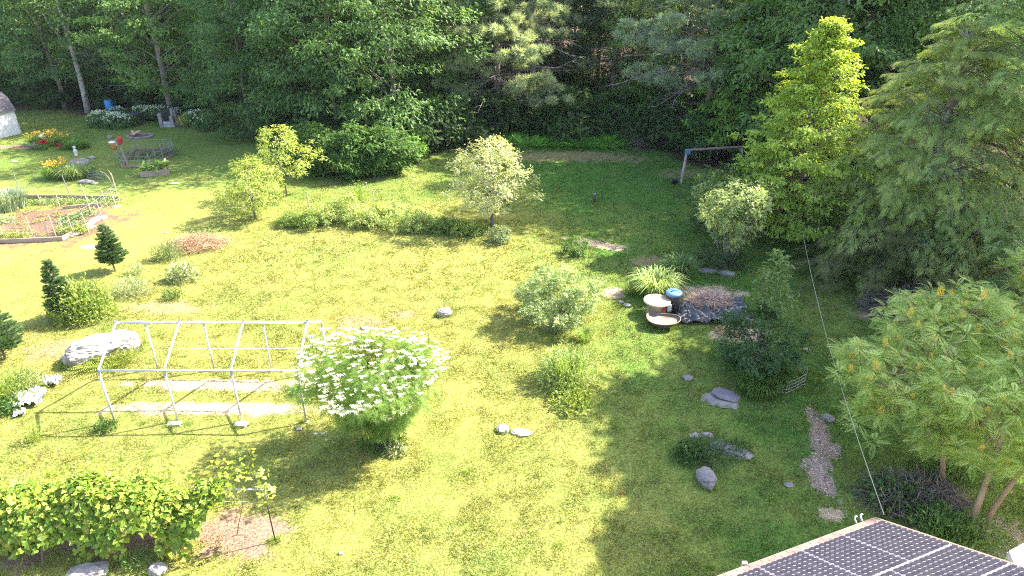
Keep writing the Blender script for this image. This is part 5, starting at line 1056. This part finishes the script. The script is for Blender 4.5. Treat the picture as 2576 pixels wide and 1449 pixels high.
for i, ((px, py, R, h, dn), lab) in enumerate(zip(WH, WN)):
    rs = np.random.RandomState(800+i); c = ((.07, .14, .04), (.15, .24, .08)) if i != 10 else ((.25, .28, .05), (.42, .42, .10))
    g = G(px, py); t_ = thing('hydrangea', lab, 'bush', g, 0, 'white flowered bushes along the forest edge'); st, fo = shrub_mesh(820+i, h, R, 50, 22, .24, c[0], c[1], TSPR, rad=.3, stems=6, sy=.7); link('foliage', fo, t_); link('stems', st, t_)
    k = int(60*dn)+8; a = rs.uniform(0, 6.28, k); r = R*rs.uniform(.1, .95, k); z = h*np.sqrt(1-(r/R)**2*.8); pos = np.stack([r*np.cos(a), r*np.sin(a)*.7-.08, z+.02], 1)
    q = join([scatter(TL, pos+rs.normal(size=(k, 3))*.05, unit(rs.normal(size=(k, 3))), unit(rs.normal(size=(k, 3))*.4+np.array([0, -.3, 1])), .17, np.tile((.74, .80, .72), (k, 1))) for _ in range(4)])
    link('flowers', sheet('flowers', q[0], q[1], M_LEAF, q[2]), t_)

# lily beds
def lily(name, label, px, py, R, h, n, fl, fc, seed, leaf=((.09, .18, .03), (.20, .30, .07)), sy=.8, cat='flowers'):
    rs = np.random.RandomState(seed); g = G(px, py); t_ = thing(name, label, cat, g); q = tussock(rs, n, R, h, leaf[0], leaf[1], .05, .8, sy); link('leaves', sheet('leaves', q[0], q[1], M_LEAF, q[2]), t_)
    if fl:
        a = rs.uniform(0, 6.28, fl); r = R*rs.uniform(0, .9, fl); pos = np.stack([r*np.cos(a), r*np.sin(a)*sy, h*rs.uniform(.85, 1.25, fl)], 1)
        q = join([scatter(TL, pos, unit(rs.normal(size=(fl, 3))+np.array([0, 0, .6])), unit(rs.normal(size=(fl, 3))), .12, shade(rs, fl, fc[0], fc[1], .15)) for _ in range(3)]); link('flowers', sheet('flowers', q[0], q[1], M_LEAF, q[2]), t_)
YL = ((.62, .36, .03), (.74, .55, .10)); RD = ((.28, .01, .04), (.45, .03, .07)); WT = ((.75, .72, .72), (.85, .82, .82))
lily('yellow_lily', 'yellow flowering lilies at the left of the far flower bed', 96, 366, .95, .8, 200, 46, YL, 850)
lily('yellow_lily', 'yellow flowering lilies in the middle of the far flower bed', 135, 368, .9, .95, 200, 60, YL, 851)
lily('yellow_lily', 'few yellow flowers right of the dark red ones in the far bed', 168, 366, .6, .8, 130, 16, YL, 852)
lily('red_flower', 'dark red flowering plant in front of the yellow lilies', 115, 378, .45, .55, 90, 60, RD, 853)
lily('red_flower', 'smaller dark red plant at the middle front of the far bed', 153, 378, .30, .35, 60, 22, RD, 854)
lily('white_flower', 'small white flowered plant above the dark red one', 112, 370, .3, .75, 50, 20, WT, 855)
lily('daylily_clump', 'green strap leaved clump at the right of the far flower bed', 190, 374, 1.1, .7, 420, 0, None, 856, ((.07, .17, .03), (.16, .28, .05)), .6, 'plants')
lily('daylily_clump', 'small green clump at the right tip of the far flower bed', 212, 370, .7, .5, 220, 5, YL, 857, ((.07, .17, .03), (.16, .28, .05)), .6, 'plants')
lily('lavender_clump', 'grey green spiky plant at the left front of the far flower bed', 90, 376, .65, .5, 260, 0, None, 858, ((.14, .18, .12), (.24, .28, .20)), .8, 'plants')
lily('orange_lily', 'golden lilies flowering left of the big strap leaved clump', 138, 450, .75, .95, 180, 60, YL, 859)
lily('orange_lily', 'golden lilies behind the big strap leaved clump', 165, 438, .5, .9, 120, 24, YL, 860)
lily('daylily_clump', 'big light green strap leaved clump beside the golden lilies', 190, 448, 1.1, .95, 620, 3, YL, 861, ((.13, .22, .05), (.34, .40, .16)), .8, 'plants')
lily('daylily_clump', 'darker strap leaved plants right of the big light clump', 222, 440, .7, .7, 280, 0, None, 862, ((.07, .15, .03), (.14, .24, .05)), .8, 'plants')

# small fenced bed and hosta planter
cs = [G(305, 420), G(382, 420), G(440, 388), G(425, 376), G(340, 378)]; g0 = G(370, 400); fb = thing('fenced_bed', 'small wire fenced bed of dark plants with thin stakes on the far lawn', 'garden bed', g0)
mb = MB()
for p, q in zip(cs, cs[1:]+cs[:1]):
    p = p-g0; q = q-g0
    for z in (.15, .45, .75): mb.tube([(p.x, p.y, z), (q.x, q.y, z)], .008, 3)
    for k in range(8): w_ = p.lerp(q, k/8); mb.tube([(w_.x, w_.y, 0), (w_.x, w_.y, .78)], .006, 3)
mb.obj('mesh', M_WIRE, fb); mb = MB()
for p, q in zip(cs, cs[1:]+cs[:1]): mb.tube([p-g0+Vector((0, 0, .04)), q-g0+Vector((0, 0, .04))], .12, 5)
mb.obj('soil_edge', M_SOIL, fb)
for px, py in [(303, 404+14), (380, 424), (347, 388), (395, 412), (412, 402), (420, 388), (438, 384)]:
    p = G(px, py)-g0; MB().tube([(p.x, p.y, 0), (p.x-.03, p.y, 1.1)], .03, 5).obj('stake', M_STEEL, fb)
rs = np.random.RandomState(870); q = join([tuple([v+np.array([x, y, 0]) if i == 0 else v for i, v in enumerate(herb(rs, 260, .55, .6, (.05, .11, .035), (.12, .20, .08), .14))]) for x, y in [(-1.4, .1), (-.6, .3), (.1, .1), (.8, .4), (1.5, .8), (-.2, .9), (.9, 1.0)]])
link('plants', sheet('plants', q[0], q[1], M_LEAF, q[2]), fb)
g = G(392, 440); pl = thing('wooden_planter', 'weathered wooden box planter full of broad pale green leaves', 'planter', g, .42)
for k in (-1, 1): MB().box((0, .32*k, .19), (1.75, .05, .38)).obj('side_board', M_PLANK, pl, bevel=.006); MB().box((.85*k, 0, .19), (.05, .59, .38)).obj('end_board', M_PLANK, pl, bevel=.006)
MB().box((0, 0, .14), (1.64, .58, .26)).obj('soil', M_SOIL, pl)
rs = np.random.RandomState(872); q = scatter(TLO, np.stack([rs.uniform(-.8, .8, 150), rs.uniform(-.3, .3, 150), rs.uniform(.35, .75, 150)], 1), unit(rs.normal(size=(150, 3))), unit(rs.normal(size=(150, 3))*.4+np.array([0, -.3, 1])), rs.uniform(.2, .38, 150), shade(rs, 150, (.16, .27, .06), (.34, .44, .14)))
link('leaves', sheet('leaves', q[0], q[1], M_LEAF, q[2]), pl)

# vegetable bed with plank border, stakes and wire
g0 = G(120, 570); vb = thing('vegetable_bed', 'plank edged vegetable bed of pinkish soil with wire fence at the left edge', 'garden bed', g0)
def plank(p, q, name='plank'):
    p = p-g0; q = q-g0; d = q-p; o = MB().box((0, 0, .10), (d.length, .07, .22)).obj(name, M_PLANK, vb, bevel=.006); o.location = (p+q)/2; o.location.z = 0; o.rotation_euler = (0, 0, math.atan2(d.y, d.x))
for a_, b_ in [((-120, 612), (20, 612)), ((20, 612), (160, 606)), ((158, 606), (240, 562)), ((75, 500), (-60, 502)), ((190, 500), (75, 500)), ((300, 503), (190, 500)), ((160, 529), (255, 520))]: plank(G(*a_), G(*b_))
STK = [((64, 506), 1.55), ((104, 512), .95), ((150, 520), 1.1), ((178, 497), 1.35), ((238, 538), 1.75), ((262, 532), 1.15), ((298, 500), 1.45), ((312, 517), .75), ((360, 500), 1.35), ((258, 553), 1.0), ((85, 612), 1.45), ((145, 604), 1.3), ((162, 592), .95), ((188, 598), 1.35), ((228, 596), 1.3), ((14, 606), .8), ((123, 602), 1.05)]
STK = [((58, 506), 1.75), ((104, 513), .95), ((150, 520), 1.1), ((178, 497), 1.35), ((232, 540), 1.75), ((258, 554), 1.1), ((298, 500), 1.55), ((312, 515), 1.0), ((270, 520), .95), ((88, 606), 1.35), ((143, 600), 1.25), ((163, 589), .85), ((187, 592), 1.05), ((226, 591), 1.25), ((14, 604), .85), ((124, 603), 1.05), ((355, 512), .4)]
STK = [((px/1.0, py), h) for (px, py), h in STK]
for i, ((px, py), h) in enumerate(STK):
    if px > 305: px = 290
    p = G(px, py)-g0; l_ = (random.Random(i).uniform(-.12, .02)); MB().tube([(p.x, p.y, 0), (p.x+l_*h, p.y, h)], .026, 5).obj('stake', M_STEEL if i in (0, 3, 15) else M_STAKE, vb)
mb = MB()
fc_ = [G(-40, 608), G(155, 602), G(240, 556), G(302, 503), G(190, 498), G(60, 500)]
for p, q in zip(fc_[:-1], fc_[1:]):
    p = p-g0; q = q-g0
    for z in (.12, .4, .7, .95): mb.tube([(p.x, p.y, z), (q.x, q.y, z)], .005, 3)
    for k in range(14): w_ = p.lerp(q, k/14); mb.tube([(w_.x, w_.y, .05), (w_.x, w_.y, .97)], .0035, 3)
mb.obj('wire_fence', M_WIRE, vb)
for px0, py0, px1, py1, cn_, n in [(70, 515, 300, 512, 'G', 12), (160, 560, 235, 540, 'G', 8), (150, 590, 225, 585, 'Y', 8), (-20, 600, 75, 603, 'Y', 8), (215, 575, 160, 575, 'G', 5), (-10, 560, 30, 560, 'P', 4)]:
    rs = np.random.RandomState(int(px0)+900); c = {'G': ((.12, .20, .06), (.28, .36, .16)), 'Y': ((.18, .24, .05), (.36, .40, .12)), 'P': ((.2, .28, .14), (.42, .48, .34))}[cn_]; parts = []
    for k in range(n):
        p = G(px0+(px1-px0)*(k+.5)/n, py0+(py1-py0)*(k+.5)/n)-g0; v, f, cc = herb(rs, 90, .38, .38, c[0], c[1], .12, TL); parts.append((v+np.array([p.x, p.y, 0]), f, cc))
    q = join(parts); link('crop_row', sheet('crop_row', q[0], q[1], M_LEAF, q[2]), vb)
rs = np.random.RandomState(950); parts = []
for k in range(70):
    u_ = rs.uniform(); v_ = rs.uniform(); p = G(-20+u_*(290-90*v_), 515+v_*85)-g0; v, f, cc = herb(rs, 22, .16, .16, (.14, .20, .05), (.40, .38, .14), .10, TL); parts.append((v+np.array([p.x, p.y, 0]), f, cc))
q = join(parts); o = link('seedlings', sheet('seedlings', q[0], q[1], M_LEAF, q[2]), vb); o['kind'] = 'stuff'
for (px, py), (qx, qy), s, lab in [((285, 470), (252, 430), 1, 'arched cane bending left at the corner of the vegetable bed'), ((290, 470), (270, 425), 1, 'arched cane bending right of the first one')]:
    p = G(px, py); h = HT(qy, p.y); xq = XA(qx, p.y, h); o = MB().tube([(0, 0, 0), ((xq-p.x)*.2, 0, h*.55), ((xq-p.x)*.5, 0, h*.85), (xq-p.x, 0, h)], [.025, .02, .016, .008], 5).obj('garden_cane', M_STAKE, None, loc=p); props(o, lab, 'cane')
g = G(238, 448); o = MB()
for k, (dx, dz) in enumerate([(0, .35), (-.1, .2)]): o.tube([(dx+.35*math.cos(a), .2*math.sin(a), dz+.05*math.sin(a)) for a in np.linspace(0, 2*PI, 15)], .025, 5)
o.tube([(.3, 0, .35), (.9, .1, .12)], .03, 5).tube([(.2, -.1, .2), (.8, -.3, 0)], .03, 5).tube([(0, 0, 0), (0, 0, .35)], .03, 5); props(o.obj('hose_reel', M_STEEL, None, loc=g), 'grey looped pipe frame beside the big strap leaved clump', 'hose reel')

# ------------------------------------------------------------------ sumac grove
def sumac(seed, base, stems, heads, label, c=((.22, .34, .05), (.62, .68, .22)), pan=40):
    rs = np.random.RandomState(seed); t_ = thing('sumac', label, 'tree', base); mb = MB(); tips = []
    for (cx, cy, cz, R, k) in heads:
        for i in range(int(k*1.4)):
            a = rs.uniform(0, 6.28); ph = math.acos(rs.uniform(.0, 1)); rr_ = R*rs.uniform(.62, 1.15)
            tips.append(np.array([cx+rr_*math.sin(ph)*math.cos(a), cy+rr_*math.sin(ph)*math.sin(a), cz+rr_*math.cos(ph)*.62]))
    for (x0, y0, x1, y1, z1, r) in stems: mb.tube([(x0, y0, -.1), (x0+(x1-x0)*.25, y0+(y1-y0)*.25, z1*.3), (x0+(x1-x0)*.65, y0+(y1-y0)*.65, z1*.65), (x1, y1, z1)], [r, r*.85, r*.7, r*.5], 8)
    for tp_ in tips[::2]:
        j = min(range(len(stems)), key=lambda q: (stems[q][2]-tp_[0])**2+(stems[q][3]-tp_[1])**2); s = stems[j]; a = Vector((s[2], s[3], s[4]*.92)); b = Vector(tp_); mb.tube([a, a.lerp(b, .5)+Vector((0, 0, -.1)), b], [.035, .025, .014], 5, cap=False)
    mb.obj('trunk', mat('sumac_bark', (.42, .27, .17), (.24, .15, .09), 4, .8, stretch=(1, 1, .4)), t_, True)
    P = []; D = []; N_ = []; SZ = []
    for tp_ in tips:
        k = rs.randint(10, 15); a = np.linspace(0, 2*PI, k, endpoint=False)+rs.uniform(0, 1); el = rs.uniform(-.45, .75, k)+rs.normal()*.15
        d = np.stack([np.cos(a)*np.cos(el), np.sin(a)*np.cos(el), np.sin(el)], 1); P.append(np.repeat(tp_[None], k, 0)+d*.04-np.array([0, 0, .05])*rs.uniform(0, 2, (k, 1))); D.append(d); N_.append(unit(np.stack([-np.cos(a)*np.sin(el), -np.sin(a)*np.sin(el), np.cos(el)], 1)+rs.normal(size=(k, 3))*.32)); SZ.append(rs.uniform(.26, .48, k))
    P = np.concatenate(P); n = len(P); q = scatter(T_pinnate(12, .26, .27, .45), P, np.concatenate(D), np.concatenate(N_), np.concatenate(SZ), shade(rs, n, c[0], c[1], .2))
    link('foliage', sheet('foliage', q[0], q[1], M_GLOSS, q[2]), t_)
    idx = rs.permutation(len(tips))[:pan]
    for i in idx: link('flower_cone', PAN[rs.randint(3)], t_, tuple(tips[i]+np.array([0, 0, .02])), (rs.normal()*.42, rs.normal()*.42-.1, rs.uniform(0, 6)), float(rs.uniform(.55, 1.2)))
def panicle(seed):
    r = np.random.RandomState(seed); n = 120; z = r.uniform(0, 1, n)**.8; a = r.uniform(0, 6.28, n); R = .072*(1-z)**.7+.008; lob = .6+.4*np.cos(a*5+z*3)
    pos = np.stack([R*lob*np.cos(a), R*lob*np.sin(a), z*.24], 1); d = unit(np.stack([np.cos(a), np.sin(a), np.full(n, .7)], 1)); q = scatter(T_leaf(.5, .1), pos*np.array([.8, .8, 1]), d, unit(r.normal(size=(n, 3))), .045, shade(r, n, (.62, .46, .08), (.74, .60, .18), .15))
    return sheet('flower_cone', q[0], q[1], M_LEAF, q[2])
PAN = [panicle(i) for i in range(3)]
b0 = G(2432, 1348); bx, by = b0.x, b0.y
sumac(900, b0, [(0, 0, .9, 1.2, 3.2, .085), (.35, .1, 1.6, .6, 3.3, .075), (.2, .25, 2.2, 2.6, 3.6, .07)],
      [(.9, 1.6, 3.0, 1.55, 60), (2.0, .9, 3.0, 1.5, 52), (2.6, 2.6, 3.5, 1.5, 44), (1.9, .2, 1.9, 1.2, 34), (.3, 1.3, 1.9, 1.0, 26)], 'sumac with leaning orange brown trunks and yellow flower cones at the right edge', pan=62)
b1 = G(2372, 1232)
sumac(901, b1, [(0, 0, -.2, 1.6, 3.0, .075), (.1, .3, .9, 3.0, 3.6, .07)], [(-.5, 1.5, 2.5, 1.55, 56), (.4, 2.9, 3.2, 1.6, 60), (1.7, 3.4, 3.6, 1.5, 40), (-1.2, 1.1, 1.5, 1.2, 36), (-.1, .5, 1.5, 1.0, 26), (-1.3, 2.3, 2.4, 1.3, 34)], 'broad pale leaved sumac dotted with yellow cones left of the leaning trunks', pan=70)
b2 = G(2560, 1010)
sumac(902, b2, [(0, 0, .2, 1.0, 3.6, .07)], [(-.2, .6, 3.3, 1.3, 36), (.8, 1.4, 3.9, 1.3, 30)], 'upper right sumac crown cut by the right edge', pan=26)


# ------------------------------------------------------------------ loose litter and the longer grass round fixed things
rs = np.random.RandomState(77); parts = []
for (px, py, rx, ry, an, k) in PATCH:
    if k in 'gp' and rx < 3.2 and py > 500:
        c = G(px, py, 1e-6); n = int(900*rx*ry*(3 if k == 'g' else 2))+200; a = rs.uniform(0, 6.28, n); r = rs.uniform(0, 1.25, n)**.5; u = r*np.cos(a)*rx; v = r*np.sin(a)*ry; A_ = math.radians(an)
        x = c.x+u*math.cos(A_)-v*math.sin(A_); y = c.y+u*math.sin(A_)+v*math.cos(A_); pos = np.stack([x, y, gz(x, y)+.008], 1); d = unit(rs.normal(size=(n, 3))*np.array([1, 1, .15]))
        col = shade(rs, n, (.34, .22, .16), (.66, .48, .37), .3) if k == 'g' else shade(rs, n, (.38, .27, .17), (.66, .54, .38), .25)
        parts.append(scatter(T_leaf(.55) if k == 'g' else T_blade(.12), pos, d, unit(rs.normal(size=(n, 3))*.3+np.array([0, 0, 1])), rs.uniform(.03, .07, n) if k == 'g' else rs.uniform(.06, .2, n), col))
q = join(parts); props(link('ground_litter', sheet('ground_litter', q[0], q[1], M_DRY, q[2])), 'wood chips and dry straw lying loose on the bare patches', 'litter', None, 'stuff')
parts = []
def fringe(x, y, rx, ry, rz, n, ln=.19, c1=(.12, .21, .035), c2=(.33, .36, .10)):
    a = rs.uniform(0, 6.28, n); k = rs.uniform(.86, 1.22, n); u = rx*k*np.cos(a); v = ry*k*np.sin(a); X_ = x+u*math.cos(rz)-v*math.sin(rz); Y_ = y+u*math.sin(rz)+v*math.cos(rz)
    d = unit(np.stack([rs.normal(size=n)*.5, rs.normal(size=n)*.5, np.ones(n)], 1)); parts.append(scatter(T_blade(.09), np.stack([X_, Y_, gz(X_, Y_)-.01], 1), d, unit(rs.normal(size=(n, 3))), ln*rs.uniform(.5, 1.3, n), shade(rs, n, c1, c2, .25)))
for lab, px, py, dm, sd, mt, rz in ROCKS:
    g = G(px, py); fringe(g.x, g.y, dm[0]*.5, dm[1]*.5, rz, int(260*(dm[0]+dm[1])), min(.2, .06+dm[2]*.5))
g = G(262, 895); fringe(g.x, g.y, 1.2, .65, .5, 900, .32)
for px, py, r in [(440, 1070, .2), (607, 1069, .2), (290, 1063, .08), (763, 1060, .08), (1649, 792, .45), (1662, 822, .6), (1690, 784, .3), (694, 1366, .1), (1495, 512, .1), (968, 1118, .45), (1828, 668, .5), (1812, 1005, .6), (1838, 1138, .6)]:
    g = G(px, py); fringe(g.x, g.y, r, r*.7, 0, int(500*r)+60, .2)
for k in range(70):                                            # scattered taller tufts and weeds in the lawn
    y = 10.5+34*rs.uniform()**1.2; x = rs.uniform(-1, .7)*(.72*(y*.89+6)); cc, bb, ff_ = ground_cover(np.array([x]), np.array([y]))
    if bb[0] > .3 or ff_[0] > .1 or (x < -14 and y > 24): continue
    r = rs.uniform(.05, .22); n = int(40+500*r*r*4); a = rs.uniform(0, 6.28, n); q_ = r*rs.uniform(0, 1, n)**.5; X_ = x+q_*np.cos(a); Y_ = y+q_*np.sin(a)*.8; t_ = rs.uniform()
    c1, c2 = ((.10, .20, .03), (.25, .36, .07)) if t_ < .6 else ((.34, .27, .13), (.52, .42, .22)) if t_ < .8 else ((.14, .22, .05), (.3, .36, .10))
    parts.append(scatter(T_blade(.12), np.stack([X_, Y_, gz(X_, Y_)], 1), unit(np.stack([rs.normal(size=n)*.6, rs.normal(size=n)*.6, np.ones(n)], 1)), unit(rs.normal(size=(n, 3))), rs.uniform(.06, .15, n), shade(rs, n, c1, c2, .25)))
q = join(parts); props(link('long_grass', sheet('long_grass', q[0], q[1], M_GRASS, q[2])), 'longer uncut grass and small weeds round stones and posts', 'grass', None, 'stuff')

# ------------------------------------------------------------------ thin summer air
hz = MB().box((0, 48, 16.5), (260, 232, 36)).obj('haze', bpy.data.materials.new('haze'))
hm = hz.data.materials[0]; hm.use_nodes = True; t = hm.node_tree; t.nodes.remove(t.nodes['Principled BSDF'])
vo = t.nodes.new('ShaderNodeVolumePrincipled'); vo.inputs['Color'].default_value = (.80, .90, 1.0, 1); vo.inputs['Density'].default_value = 0.00012
t.links.new(vo.outputs[0], t.nodes['Material Output'].inputs['Volume']); props(hz, 'thin bluish summer haze over the yard and wood', None, None, 'stuff')
